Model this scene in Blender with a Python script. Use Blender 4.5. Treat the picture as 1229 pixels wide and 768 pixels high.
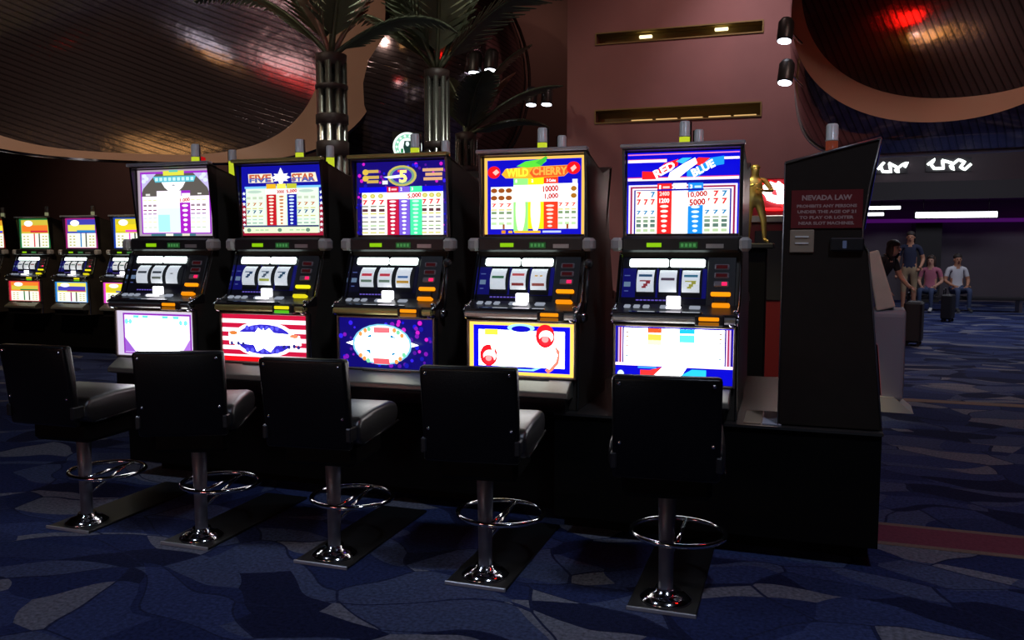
import bpy, math, random
from mathutils import Vector, Matrix
random.seed(7)
R = math.radians
for o in list(bpy.data.objects): bpy.data.objects.remove(o)
scn = bpy.context.scene
COL = scn.collection

# ------------------------------------------------------------------ camera, world, lights, exposure
cam = bpy.data.cameras.new('camera'); cam.sensor_width = 36; cam.lens = 36*1000/1229
cam.clip_start = .05; cam.clip_end = 200
camo = bpy.data.objects.new('camera', cam); COL.objects.link(camo)
camo.location = (0, 0, 1.42)
camo.rotation_euler = (math.pi/2 - math.atan2(89, 1000), 0, R(18.6))
scn.camera = camo
vs = scn.view_settings
vs.view_transform = 'Standard'; vs.look = 'None'; vs.exposure = 0; vs.gamma = 1; vs.use_curve_mapping = False
w = bpy.data.worlds.new('world'); scn.world = w; w.use_nodes = True
w.node_tree.nodes['Background'].inputs[0].default_value = (.30, .32, .5, 1)
w.node_tree.nodes['Background'].inputs[1].default_value = .012

def area(name, loc, size, power, col, target=None, sy=None):
    l = bpy.data.lights.new(name, 'AREA'); l.energy = power; l.color = col; l.size = size
    if sy: l.shape = 'RECTANGLE'; l.size_y = sy
    o = bpy.data.objects.new(name, l); COL.objects.link(o); o.location = loc
    d = Vector(target) - Vector(loc) if target else Vector((0, 0, -1))
    o.rotation_euler = d.to_track_quat('-Z', 'Y').to_euler()
    return o
def spot(name, loc, target, power, col, ang=60, blend=.8, r=.1):
    l = bpy.data.lights.new(name, 'SPOT'); l.energy = power; l.color = col; l.spot_size = R(ang); l.spot_blend = blend; l.shadow_soft_size = r
    o = bpy.data.objects.new(name, l); COL.objects.link(o); o.location = loc
    o.rotation_euler = (Vector(target) - Vector(loc)).to_track_quat('-Z', 'Y').to_euler()
    return o
# dim hall lighting from assumed ceiling lamps above the frame, with some fill spots added
spot('assumed_lamp_hall', (1.6, .2, 6.9), (.6, 3.4, 0), 400, (.66, .76, 1.0), 100, 1, .35)
spot('assumed_lamp_left', (-4.6, .6, 6.9), (-3.0, 2.6, 0), 190, (.62, .74, 1.0), 100, 1, .35)
spot('assumed_lamp_wall', (-1.2, 9.4, 6.9), (-1.0, 12, 2.2), 190, (1.0, .66, .60), 95, 1, .2)
spot('wall_fill', (-1.0, 10.5, 6.2), (-.15, 12, 2.2), 190, (1.0, .80, .90), 80, 1, .1)  # added fill that lifts the lower right of the rose wall
spot('assumed_lamp_left_back', (-6.4, 3.2, 6.9), (-6.9, 8.4, 3.2), 900, (1.0, .78, .60), 75, 1, .15)
spot('assumed_lamp_right', (2.6, 4.6, 6.9), (1.7, 10.2, 3.2), 560, (1.0, .72, .62), 70, 1, .15)
spot('far_left_fill', (-11.5, 11.6, 6.9), (-12.0, 14.6, 2.2), 260, (1.0, .85, .75), 90, 1, .2)  # added spot without a fixture, brightens the far left of the back wall
spot('figure_fill', (-.75, 5.2, 4.6), (-.285, 6.52, 1.8), 300, (1.0, .85, .5), 22, .6, .05)  # extra spot added to make the gold figure shine
spot('back_wall_fill', (-4.6, 12.9, 6.9), (-4.2, 14.6, 3.0), 60, (1.0, .70, .60), 90, 1, .2)  # added fill so the dark back wall does not go black
spot('palm_fill', (-2.2, 5.2, 6.6), (-3.7, 7.4, 2.9), 420, (.96, .97, .88), 60, 1, .1)  # added spot with no fixture, lights the metal palms
area('assumed_lamp_concourse', (4.0, 16.5, 5.2), 4.0, 190, (.84, .86, 1.0))  # assumed soft light over the concourse, no fixture built

# ------------------------------------------------------------------ materials
def lin(c):
    return tuple((x/255/12.92 if x/255 <= .04045 else ((x/255+.055)/1.055)**2.4) for x in c)
MC = {}
def mat(name, col, rough=.5, metal=0., spec=.5, coat=0., noise=0., nscale=40, bump=0.):
    if name in MC: return MC[name]
    m = bpy.data.materials.new(name); m.use_nodes = True
    nt = m.node_tree; b = nt.nodes['Principled BSDF']
    b.inputs['Base Color'].default_value = (*col, 1); b.inputs['Roughness'].default_value = rough
    b.inputs['Metallic'].default_value = metal; b.inputs['Specular IOR Level'].default_value = spec
    b.inputs['Coat Weight'].default_value = coat; b.inputs['Coat Roughness'].default_value = .08
    if noise or bump:
        tc = nt.nodes.new('ShaderNodeTexCoord'); n = nt.nodes.new('ShaderNodeTexNoise')
        n.inputs['Scale'].default_value = nscale; n.inputs['Detail'].default_value = 4
        nt.links.new(tc.outputs['Object'], n.inputs['Vector'])
        if noise:
            r = nt.nodes.new('ShaderNodeMix'); r.data_type = 'RGBA'
            r.inputs['A'].default_value = (*[c*(1-noise) for c in col], 1); r.inputs['B'].default_value = (*[min(1, c*(1+noise)) for c in col], 1)
            nt.links.new(n.outputs['Fac'], r.inputs['Factor']); nt.links.new(r.outputs['Result'], b.inputs['Base Color'])
        if bump:
            bp = nt.nodes.new('ShaderNodeBump'); bp.inputs['Strength'].default_value = bump; bp.inputs['Distance'].default_value = .01
            nt.links.new(n.outputs['Fac'], bp.inputs['Height']); nt.links.new(bp.outputs['Normal'], b.inputs['Normal'])
    MC[name] = m
    return m
def glow(c, s=1.2):
    k = 'glow_%d_%d_%d_%.2f' % (*c, s)
    if k in MC: return MC[k]
    m = bpy.data.materials.new(k); m.use_nodes = True
    b = m.node_tree.nodes['Principled BSDF']
    b.inputs['Base Color'].default_value = (.01, .01, .01, 1); b.inputs['Roughness'].default_value = .3; b.inputs['Specular IOR Level'].default_value = .12
    b.inputs['Emission Color'].default_value = (*lin(c), 1); b.inputs['Emission Strength'].default_value = s
    MC[k] = m
    return m
BLACK = mat('black_laminate', (.012, .011, .011), .28, noise=.4, nscale=15)
SIDE = mat('dark_side_laminate', (.055, .046, .036), .38, noise=.35, nscale=9)
BASE = mat('black_base', (.0022, .0020, .0020), .7, spec=.12)
VINYL = mat('black_vinyl', (.0045, .0045, .005), .30, spec=.32, bump=.12, nscale=160)
CHROME = mat('chrome', (.78, .78, .80), .10, 1)
STEEL = mat('brushed_steel', (.50, .49, .46), .34, 1, noise=.1, nscale=60)
POST = mat('post_steel', (.16, .17, .22), .4, .35)
PLASTIC = mat('black_plastic', (.018, .018, .019), .4)
GREYP = mat('grey_plastic', (.45, .43, .40), .5)
DARKTRIM = mat('dark_trim', (.03, .03, .032), .3, .4)
BRASSY = mat('brass_trim', (.52, .47, .16), .3, .6)
SATIN = mat('satin_chrome', (.70, .70, .74), .28, .6)
TAN = mat('tan_plaster', (.36, .22, .155), .42, noise=.08, nscale=3)
PALM = mat('palm_metal', (.13, .15, .095), .42, .6, noise=.3, nscale=8)
PALMP = mat('palm_pink_metal', (.36, .24, .19), .4, .6)
PIPE = mat('pipe_metal', (.46, .47, .42), .27, .95)
BAND = mat('trunk_band', (.05, .035, .03), .5)
GOLD = mat('gold', (.92, .70, .20), .45, 1)
REDP = mat('red_panel', (.16, .012, .012), .4)
TOPS = mat('plinth_top', (.035, .033, .03), .35)
CARDT = mat('tan_card', (.45, .33, .22), .7)
CARDW = mat('white_card', (.50, .50, .58), .7)

def carpet():
    m = bpy.data.materials.new('carpet'); m.use_nodes = True; nt = m.node_tree; b = nt.nodes['Principled BSDF']
    L = nt.links.new; N = nt.nodes.new
    tc = N('ShaderNodeTexCoord')
    nz = N('ShaderNodeTexNoise'); nz.inputs['Scale'].default_value = 1.1; nz.inputs['Detail'].default_value = 1.5
    L(tc.outputs['Object'], nz.inputs['Vector'])
    sc = N('ShaderNodeVectorMath'); sc.operation = 'MULTIPLY_ADD'; sc.inputs[1].default_value = (.75, .75, 0)
    L(nz.outputs['Color'], sc.inputs[0]); L(tc.outputs['Object'], sc.inputs[2])
    mp = N('ShaderNodeMapping'); mp.inputs['Rotation'].default_value = (0, 0, R(25)); mp.inputs['Scale'].default_value = (2.0, 3.9, 1)
    L(sc.outputs[0], mp.inputs['Vector'])
    v = N('ShaderNodeTexVoronoi'); v.inputs['Scale'].default_value = 1; v.voronoi_dimensions = '2D'
    L(mp.outputs[0], v.inputs['Vector'])
    sep = N('ShaderNodeSeparateColor'); L(v.outputs['Color'], sep.inputs[0])
    cr = N('ShaderNodeValToRGB'); cr.color_ramp.interpolation = 'CONSTANT'
    pal = [(0, (.020, .030, .100)), (.26, (.034, .050, .142)), (.46, (.012, .016, .052)), (.62, (.058, .076, .155)), (.82, (.150, .157, .200)), (.93, (.026, .038, .110))]
    e = cr.color_ramp.elements; e[0].position, e[0].color = 0, (*pal[0][1], 1); e[1].position, e[1].color = pal[1][0], (*pal[1][1], 1)
    for p, c in pal[2:]:
        x = e.new(p); x.color = (*c, 1)
    v3 = N('ShaderNodeTexVoronoi'); v3.voronoi_dimensions = '2D'; v3.inputs['Scale'].default_value = 1
    mp3 = N('ShaderNodeMapping'); mp3.inputs['Rotation'].default_value = (0, 0, R(-35)); mp3.inputs['Scale'].default_value = (1.7, 3.0, 1)
    L(sc.outputs[0], mp3.inputs['Vector']); L(mp3.outputs[0], v3.inputs['Vector'])
    sep3 = N('ShaderNodeSeparateColor'); L(v3.outputs['Color'], sep3.inputs[0])
    sm = N('ShaderNodeMath'); sm.operation = 'ADD'; L(sep.outputs[0], sm.inputs[0]); L(sep3.outputs[1], sm.inputs[1])
    fr = N('ShaderNodeMath'); fr.operation = 'FRACT'; L(sm.outputs[0], fr.inputs[0])
    L(fr.outputs[0], cr.inputs[0])
    v2 = N('ShaderNodeTexVoronoi'); v2.feature = 'DISTANCE_TO_EDGE'; v2.voronoi_dimensions = '2D'; v2.inputs['Scale'].default_value = 1
    mp2 = N('ShaderNodeMapping'); mp2.inputs['Rotation'].default_value = (0, 0, R(-35)); mp2.inputs['Scale'].default_value = (1.7, 3.0, 1)
    L(sc.outputs[0], mp2.inputs['Vector']); L(mp2.outputs[0], v2.inputs['Vector'])
    st = N('ShaderNodeMath'); st.operation = 'LESS_THAN'; st.inputs[1].default_value = .012; L(v2.outputs['Distance'], st.inputs[0])
    mx = N('ShaderNodeMix'); mx.data_type = 'RGBA'; mx.inputs['B'].default_value = (.016, .022, .066, 1)
    L(st.outputs[0], mx.inputs['Factor']); L(cr.outputs[0], mx.inputs['A'])
    fn = N('ShaderNodeTexNoise'); fn.inputs['Scale'].default_value = 60; fn.inputs['Detail'].default_value = 6
    L(tc.outputs['Object'], fn.inputs['Vector'])
    mr = N('ShaderNodeMapRange'); mr.inputs[1].default_value = .3; mr.inputs[2].default_value = .7; mr.inputs[3].default_value = .6; mr.inputs[4].default_value = 1.4
    L(fn.outputs['Fac'], mr.inputs[0])
    ml = N('ShaderNodeMix'); ml.data_type = 'RGBA'; ml.blend_type = 'MULTIPLY'; ml.inputs['Factor'].default_value = 1
    L(mx.outputs['Result'], ml.inputs['A']); L(mr.outputs[0], ml.inputs['B'])
    L(ml.outputs['Result'], b.inputs['Base Color'])
    b.inputs['Roughness'].default_value = .95; b.inputs['Specular IOR Level'].default_value = .1
    bp = N('ShaderNodeBump'); bp.inputs['Strength'].default_value = .4; bp.inputs['Distance'].default_value = .01
    f2 = N('ShaderNodeTexNoise'); f2.inputs['Scale'].default_value = 250; L(tc.outputs['Object'], f2.inputs['Vector'])
    L(f2.outputs['Fac'], bp.inputs['Height']); L(bp.outputs[0], b.inputs['Normal'])
    return m
CARPET = carpet()
def tile(name, rot, freq, col):
    """dark mirrored mosaic set in fine slats"""
    m = bpy.data.materials.new(name); m.use_nodes = True; nt = m.node_tree; b = nt.nodes['Principled BSDF']
    L = nt.links.new; N = nt.nodes.new
    tc = N('ShaderNodeTexCoord'); mp = N('ShaderNodeMapping'); mp.inputs['Rotation'].default_value = (0, R(rot), 0)
    L(tc.outputs['Object'], mp.inputs['Vector'])
    wv = N('ShaderNodeTexWave'); wv.bands_direction = 'Z'; wv.wave_profile = 'SAW'; wv.inputs['Scale'].default_value = freq; wv.inputs['Distortion'].default_value = .5; wv.inputs['Detail Scale'].default_value = .6
    L(mp.outputs[0], wv.inputs['Vector'])
    nz = N('ShaderNodeTexNoise'); nz.inputs['Scale'].default_value = 5; nz.inputs['Detail'].default_value = 3; L(tc.outputs['Object'], nz.inputs['Vector'])
    ad = N('ShaderNodeMath'); ad.operation = 'MULTIPLY_ADD'; ad.inputs[1].default_value = .8; L(nz.outputs['Fac'], ad.inputs[0]); L(wv.outputs['Fac'], ad.inputs[2])
    bp = N('ShaderNodeBump'); bp.inputs['Strength'].default_value = .16; bp.inputs['Distance'].default_value = .02
    L(ad.outputs[0], bp.inputs['Height']); L(bp.outputs[0], b.inputs['Normal'])
    cr = N('ShaderNodeValToRGB'); e = cr.color_ramp.elements
    e[0].position = .05; e[0].color = (*[c*.3 for c in col], 1); e[1].position = .35; e[1].color = (*col, 1)
    L(wv.outputs['Fac'], cr.inputs[0]); L(cr.outputs[0], b.inputs['Base Color'])
    b.inputs['Metallic'].default_value = .9; b.inputs['Roughness'].default_value = .13
    return m
TILE = tile('mirror_mosaic', -17, 4.6, (.26, .20, .22))
TILEV = tile('mirror_mosaic_upright', 112, 4.2, (.30, .22, .24))
def wallmat(name, col):
    return mat(name, col, .8, noise=.12, nscale=2.5, bump=.05)
WALL = wallmat('rose_wall', (.30, .150, .140))
WALLD = wallmat('dark_rose_wall', (.17, .075, .060))
WALLG = wallmat('grey_wall', (.14, .12, .14))
NICHE = mat('niche_gold', (.24, .17, .05), .5)
CEIL = mat('ceiling_dark', (.03, .025, .025), .8)

# ------------------------------------------------------------------ mesh helpers
class MB:
    def __init__(s): s.v = []; s.f = []; s.m = []; s.sm = []
    def add(s, v, f, m=0, smooth=False):
        n = len(s.v); s.v += [tuple(p) for p in v]
        for q in f: s.f.append(tuple(i+n for i in q)); s.m.append(m); s.sm.append(smooth)
        return s
    def box(s, x0, x1, y0, y1, z0, z1, m=0, c=0.):
        if c <= 0:
            v = [(x, y, z) for x in (x0, x1) for y in (y0, y1) for z in (z0, z1)]
            return s.add(v, [(0, 1, 3, 2), (4, 6, 7, 5), (0, 4, 5, 1), (2, 3, 7, 6), (0, 2, 6, 4), (1, 5, 7, 3)], m)
        # chamfered box: 24 verts
        P = {}
        v = []
        for i, x in enumerate((x0, x1)):
            for j, y in enumerate((y0, y1)):
                for k, z in enumerate((z0, z1)):
                    sx, sy, sz = (c if i == 0 else -c), (c if j == 0 else -c), (c if k == 0 else -c)
                    P[i, j, k] = len(v)
                    v += [(x, y+sy, z+sz), (x+sx, y, z+sz), (x+sx, y+sy, z)]
        g = lambda i, j, k, a: P[i, j, k]+a
        f = []
        for i in (0, 1):
            q = [g(i, 0, 0, 0), g(i, 0, 1, 0), g(i, 1, 1, 0), g(i, 1, 0, 0)]; f.append(q if i == 0 else q[::-1])
            q = [g(0, i, 0, 1), g(1, i, 0, 1), g(1, i, 1, 1), g(0, i, 1, 1)]; f.append(q if i == 0 else q[::-1])
            q = [g(0, 0, i, 2), g(0, 1, i, 2), g(1, 1, i, 2), g(1, 0, i, 2)]; f.append(q if i == 0 else q[::-1])
        for a in (0, 1):
            for b_ in (0, 1):
                f.append([g(0, a, b_, 1), g(1, a, b_, 1), g(1, a, b_, 2), g(0, a, b_, 2)])
                f.append([g(a, 0, b_, 0), g(a, 1, b_, 0), g(a, 1, b_, 2), g(a, 0, b_, 2)])
                f.append([g(a, b_, 0, 0), g(a, b_, 1, 0), g(a, b_, 1, 1), g(a, b_, 0, 1)])
                for c_ in (0, 1): f.append([g(a, b_, c_, 0), g(a, b_, c_, 1), g(a, b_, c_, 2)])
        return s.add(v, f, m)
    def prism(s, poly, x0, x1, m=0):
        """poly in (y,z), extruded along x"""
        n = len(poly); v = [(x0, *p) for p in poly] + [(x1, *p) for p in poly]
        f = [tuple(range(n)), tuple(range(2*n-1, n-1, -1))] + [(i, i+n, (i+1) % n+n, (i+1) % n) for i in range(n)]
        return s.add(v, f, m)
    def tube(s, pts, r, n=8, m=0, closed=False, caps=True):
        pts = [Vector(p) for p in pts]; k = len(pts); rr = r if isinstance(r, (list, tuple)) else [r]*k
        v = []; up0 = None
        for i, p in enumerate(pts):
            if closed: t = pts[(i+1) % k]-pts[i-1]
            else: t = pts[min(i+1, k-1)]-pts[max(i-1, 0)]
            t.normalize()
            if up0 is None:
                a = Vector((0, 0, 1)) if abs(t.z) < .9 else Vector((1, 0, 0)); u = t.cross(a).normalized()
            else:
                u = (up0 - t*up0.dot(t)).normalized()
            up0 = u; w_ = t.cross(u)
            for j in range(n):
                a = 2*math.pi*j/n; v.append(p+(u*math.cos(a)+w_*math.sin(a))*rr[i])
        f = []
        for i in range(k if closed else k-1):
            for j in range(n):
                i2 = (i+1) % k
                f.append((i*n+j, i*n+(j+1) % n, i2*n+(j+1) % n, i2*n+j))
        s.add(v, f, m, True)
        if caps and not closed:
            n0 = len(s.v)-len(v)
            s.f += [tuple(n0+j for j in range(n))[::-1], tuple(n0+(k-1)*n+j for j in range(n))]; s.m += [m, m]; s.sm += [False, False]
        return s
    def lathe(s, prof, n=20, m=0, c=(0, 0, 0), smooth=True):
        v = []; k = len(prof)
        for (r, z) in prof:
            for j in range(n):
                a = 2*math.pi*j/n; v.append((c[0]+r*math.cos(a), c[1]+r*math.sin(a), c[2]+z))
        f = [(i*n+j, i*n+(j+1) % n, (i+1)*n+(j+1) % n, (i+1)*n+j) for i in range(k-1) for j in range(n)]
        s.add(v, f, m, smooth)
        n0 = len(s.v)-len(v)
        s.f += [tuple(n0+j for j in range(n))[::-1], tuple(n0+(k-1)*n+j for j in range(n))]; s.m += [m, m]; s.sm += [False, False]
        return s
    def ball(s, c, rx, ry, rz, m=0, nu=14, nv=9):
        v = []
        for i in range(nv+1):
            t = math.pi*i/nv
            for j in range(nu):
                a = 2*math.pi*j/nu
                v.append((c[0]+rx*math.sin(t)*math.cos(a), c[1]+ry*math.sin(t)*math.sin(a), c[2]+rz*math.cos(t)))
        f = [(i*nu+j, (i+1)*nu+j, (i+1)*nu+(j+1) % nu, i*nu+(j+1) % nu) for i in range(nv) for j in range(nu)]
        return s.add(v, f, m, True)
    def build(s, name, mats, parent=None, loc=None, rot=None, bevel=0., subsurf=0, kind=None):
        me = bpy.data.meshes.new(name); me.from_pydata(s.v, [], s.f)
        if not isinstance(mats, (list, tuple)): mats = [mats]
        for x in mats: me.materials.append(x)
        me.polygons.foreach_set('material_index', s.m); me.polygons.foreach_set('use_smooth', s.sm)
        me.validate(); me.update()
        o = bpy.data.objects.new(name, me); COL.objects.link(o)
        if parent: o.parent = parent
        if loc: o.location = loc
        if rot: o.rotation_euler = rot
        if bevel:
            b = o.modifiers.new('bevel', 'BEVEL'); b.width = bevel; b.segments = 2; b.limit_method = 'ANGLE'
        if subsurf:
            b = o.modifiers.new('sub', 'SUBSURF'); b.levels = subsurf; b.render_levels = subsurf
        if kind: o['kind'] = kind
        return o
def tag(o, label, cat, group=None):
    o['label'] = label; o['category'] = cat
    if group: o['group'] = group
    return o
def empty(name, loc, rz=0, label=None, cat=None, group=None):
    o = bpy.data.objects.new(name, None); COL.objects.link(o); o.location = loc; o.rotation_euler = (0, 0, rz); o.empty_display_size = .1
    if label: tag(o, label, cat, group)
    return o
def copy_tree(o, parent=None):
    c = o.copy(); COL.objects.link(c); c.parent = parent
    for ch in list(o.children): copy_tree(ch, c)
    return c
def struct(o): o['kind'] = 'structure'; return o

# flat lit print: shapes in a 0..100 x 0..100 frame, v measured downward
TXT = {}
def glyphs(t):
    if t in TXT: return TXT[t]
    cu = bpy.data.curves.new('print', 'FONT'); cu.body = t; cu.size = 1; cu.offset = .04; cu.resolution_u = 2
    o = bpy.data.objects.new('print', cu); COL.objects.link(o)
    dg = bpy.context.evaluated_depsgraph_get(); dg.update()
    me = bpy.data.meshes.new_from_object(o.evaluated_get(dg))
    vs_ = [(v.co.x, v.co.y) for v in me.vertices]; fs = [tuple(p.vertices) for p in me.polygons]
    bpy.data.objects.remove(o); bpy.data.curves.remove(cu); bpy.data.meshes.remove(me)
    x0 = min(p[0] for p in vs_); x1 = max(p[0] for p in vs_); y0 = min(p[1] for p in vs_); y1 = max(p[1] for p in vs_)
    TXT[t] = ([((p[0]-x0)/(x1-x0)-.5, (p[1]-y0)/(y1-y0)-.5) for p in vs_], fs)
    return TXT[t]
class Art:
    def __init__(s, w, h, back=BLACK, strength=1.25, depth=.012, step=.00025):
        s.w, s.h, s.k, s.st, s.step = w, h, 0, strength, step
        s.mb = MB(); s.mats = [back]
        s.mb.box(-w/2, w/2, 0, depth, 0, h)
    def mi(s, c, st=None):
        m = c if not isinstance(c, tuple) else glow(c, st or s.st)
        if m not in s.mats: s.mats.append(m)
        return s.mats.index(m)
    def pt(s, u, v): return ((u/100-.5)*s.w, -s.step*s.k-.0004, (1-v/100)*s.h)
    def poly(s, pts, c, st=None):
        s.k += 1; s.mb.add([s.pt(*p) for p in pts], [tuple(range(len(pts)))], s.mi(c, st)); return s
    def r(s, u0, v0, u1, v1, c, st=None): return s.poly([(u0, v0), (u0, v1), (u1, v1), (u1, v0)], c, st)
    def e(s, u, v, ru, rv, c, st=None, n=22):
        return s.poly([(u+ru*math.cos(-2*math.pi*i/n), v+rv*math.sin(-2*math.pi*i/n)) for i in range(n)], c, st)
    def star(s, u, v, ru, rv, c, n=5, inner=.45, st=None):
        P = []
        for i in range(2*n):
            a = -math.pi/2-math.pi*i/n; q = 1 if i % 2 == 0 else inner
            P.append((u+ru*q*math.cos(a), v+rv*q*math.sin(a)))
        s.k += 1; b = len(P)
        s.mb.add([s.pt(*p) for p in P]+[s.pt(u, v)], [(i, (i+1) % b, b) for i in range(b)], s.mi(c, st)); return s
    def t(s, text, u, v, wd, ht, c, st=None, rot=0, slant=0.):
        s.k += 1; V, F = glyphs(text); ca, sa = math.cos(R(rot)), math.sin(R(rot)); asp = s.h/s.w
        out = []
        for x, y in V:
            x, y = x*wd+slant*y*ht, y*ht
            X, Y = x, y*asp
            X, Y = X*ca-Y*sa, (X*sa+Y*ca)/asp
            out.append(s.pt(u+X, v-Y))
        s.mb.add(out, F, s.mi(c, st)); return s
    def build(s, name, parent, loc, rot=(0, 0, 0)): return s.mb.build(name, s.mats, parent, loc, rot)

# ------------------------------------------------------------------ structure
def plate(name, x0, x1, y0, y1, z0, z1, m): return struct(MB().box(x0, x1, y0, y1, z0, z1).build(name, m))
plate('floor', -22, 16, -10, 30, -.1, 0, CARPET)
plate('ceiling', -22, 16, -10, 30, 7.2, 7.3, CEIL)
plate('wall_left', -22.1, -22, -10, 30, 0, 7.2, WALLD)
plate('wall_right', 16, 16.1, -10, 30, 0, 7.2, WALLG)
plate('wall_front', -22, 16, -10.1, -10, 0, 7.2, WALLD)
plate('wall_far', -22, 16, 30, 30.1, 0, 7.2, WALLG)
plate('wall_left_back', -22, -3.19, 14.6, 14.8, 0, 7.2, WALLD)
plate('trim_5', .40, 16, 4.27, 4.53, 0, .003, mat('carpet_maroon', (.17, .05, .075), .95, spec=.1, noise=.3, nscale=60))
plate('trim_6', .40, 16, 4.53, 4.57, 0, .003, mat('carpet_tan', (.20, .15, .12), .95, spec=.1, noise=.3, nscale=60))
plate('trim_7', .40, 16, 4.23, 4.27, 0, .003, mat('carpet_tan', (.20, .15, .12), .95))
plate('trim_8', .40, 16, 8.30, 8.45, 0, .003, mat('carpet_tan', (.20, .15, .12), .95))
# rose wall behind the machines with two long lamp niches
wb = MB()
X0, X1, NX0, NX1 = -3.19, .60, -2.76, -.48
zs = [0, 3.19, 3.355, 4.30, 4.435, 7.2]
for i in range(5):
    if i in (1, 3):
        wb.box(X0, NX0, 12, 12.3, zs[i], zs[i+1]); wb.box(NX1, X1, 12, 12.3, zs[i], zs[i+1])
        wb.box(NX0, NX1, 12.28, 12.3, zs[i], zs[i+1])
    else: wb.box(X0, X1, 12, 12.3, zs[i], zs[i+1])
wb.box(X0, X0+.3, 12.3, 14.6, 0, 7.2); wb.box(X1-.3, X1, 12.3, 24, 0, 7.2)
wback = struct(wb.build('wall_back', WALL))
for i, (za, zb) in enumerate(((3.19, 3.355), (4.30, 4.435))):
    o = MB()
    o.box(NX0-.015, NX1+.015, 11.985, 12.02, zb, zb+.018); o.box(NX0-.015, NX1+.015, 11.985, 12.02, za-.018, za)
    o.box(NX0-.018, NX0, 11.985, 12.02, za, zb); o.box(NX1, NX1+.018, 11.985, 12.02, za, zb)
    o.box(NX0, NX1, 12.2, 12.275, za, zb); o.box(NX0, NX1, 12.02, 12.2, za, za+.004); o.box(NX0, NX1, 12.02, 12.2, zb-.004, zb)
    o.build('niche_lining', NICHE, wback)
for x, zz in ((-2.06, 4.36), (-1.02, 4.38)):
    MB().box(x-.09, x+.09, 12.02, 12.07, zz-.02, zz+.02, c=.008).build('niche_lamp', glow((255, 235, 175), 2.2), wback)
for x in (-2.1, -1.75, -1.4, -1.02, -.68):
    MB().box(x-.15, x+.15, 12.03, 12.06, 3.198, 3.212, c=.004).build('niche_lamp_strip', glow((255, 205, 130), .8), wback)
# far concourse shops
plate('trim_1', .6, 16, 23.6, 24.0, 3.0, 4.4, mat('shop_fascia', (.10, .06, .075), .4))
plate('wall_far_shop', .6, 16, 24.0, 24.2, 0, 7.2, WALLG)
plate('trim_2', .6, 16, 23.4, 24.0, 2.02, 2.10, glow((90, 20, 120), .45))
plate('trim_3', .6, 16, 22.6, 23.6, 2.55, 2.98, mat('shop_soffit', (.05, .045, .05), .6))
plate('trim_4', 2.9, 3.5, 23.2, 24.0, 0, 2.0, mat('shop_pier', (.03, .028, .03), .6))

# ------------------------------------------------------------------ plinths under the machines
bc = empty('machine_plinth', (0, 0, 0), 0, 'long black plinth under the four machines at the left of the row', 'plinth')
MB().box(-3.86, -1.085, 4.05, 5.32, .10, .608).build('cabinet', BASE, bc)
MB().box(-3.80, -1.09, 4.25, 5.2, 0, .10).build('toe_kick', BASE, bc)
MB().box(-3.87, -1.085, 4.035, 5.33, .608, .615).build('top_sheet', TOPS, bc)
bd = empty('machine_plinth', (0, 0, 0), 0, 'protruding black plinth under the rightmost machine and the side panel with the red sign', 'plinth')
MB().box(-1.08, .385, 3.86, 5.32, .10, .603).build('cabinet', BASE, bd)
MB().box(-1.07, .36, 4.02, 5.2, 0, .10).build('toe_kick', BASE, bd)
MB().box(-1.08, .39, 3.845, 5.33, .603, .615).build('top_sheet', TOPS, bd)

# ------------------------------------------------------------------ slot machines
PROF = [(-.19, -.037), (-.19, .405), (-.225, .412), (-.225, .452), (-.125, .482), (-.030, .735), (-.02, .815), (.012, .815), (.012, 1.222), (-.052, 1.228), (-.052, 1.245), (.43, 1.135), (.43, -.037)]
W1, W2 = (255, 255, 255), (250, 252, 240)
def sevens(a, u0, u1, rows, cols):
    for (v, c, hh) in rows:
        for k in range(3):
            u = u0+(u1-u0)*(k+.5)/3
            col = c[k] if isinstance(c, list) else c
            if col is None: continue
            if hh > 4: a.t('7', u, v, (u1-u0)*.2, hh, col)
            elif hh > 2.2: a.r(u-(u1-u0)*.11, v-hh*.7, u+(u1-u0)*.11, v+hh*.7, col)
            else: a.r(u-(u1-u0)*.12, v-.7, u+(u1-u0)*.12, v+.9, col)
def numbers(a, u0, u1, v0, v1, n, c):
    u = (u0+u1)/2
    for i in range(n):
        v = v0+(v1-v0)*(i+.5)/n; hw = (u1-u0)*(.30-.16*i/n); hh = (v1-v0)/n*.30
        a.e(u, v, hw, hh, c, n=10)
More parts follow.
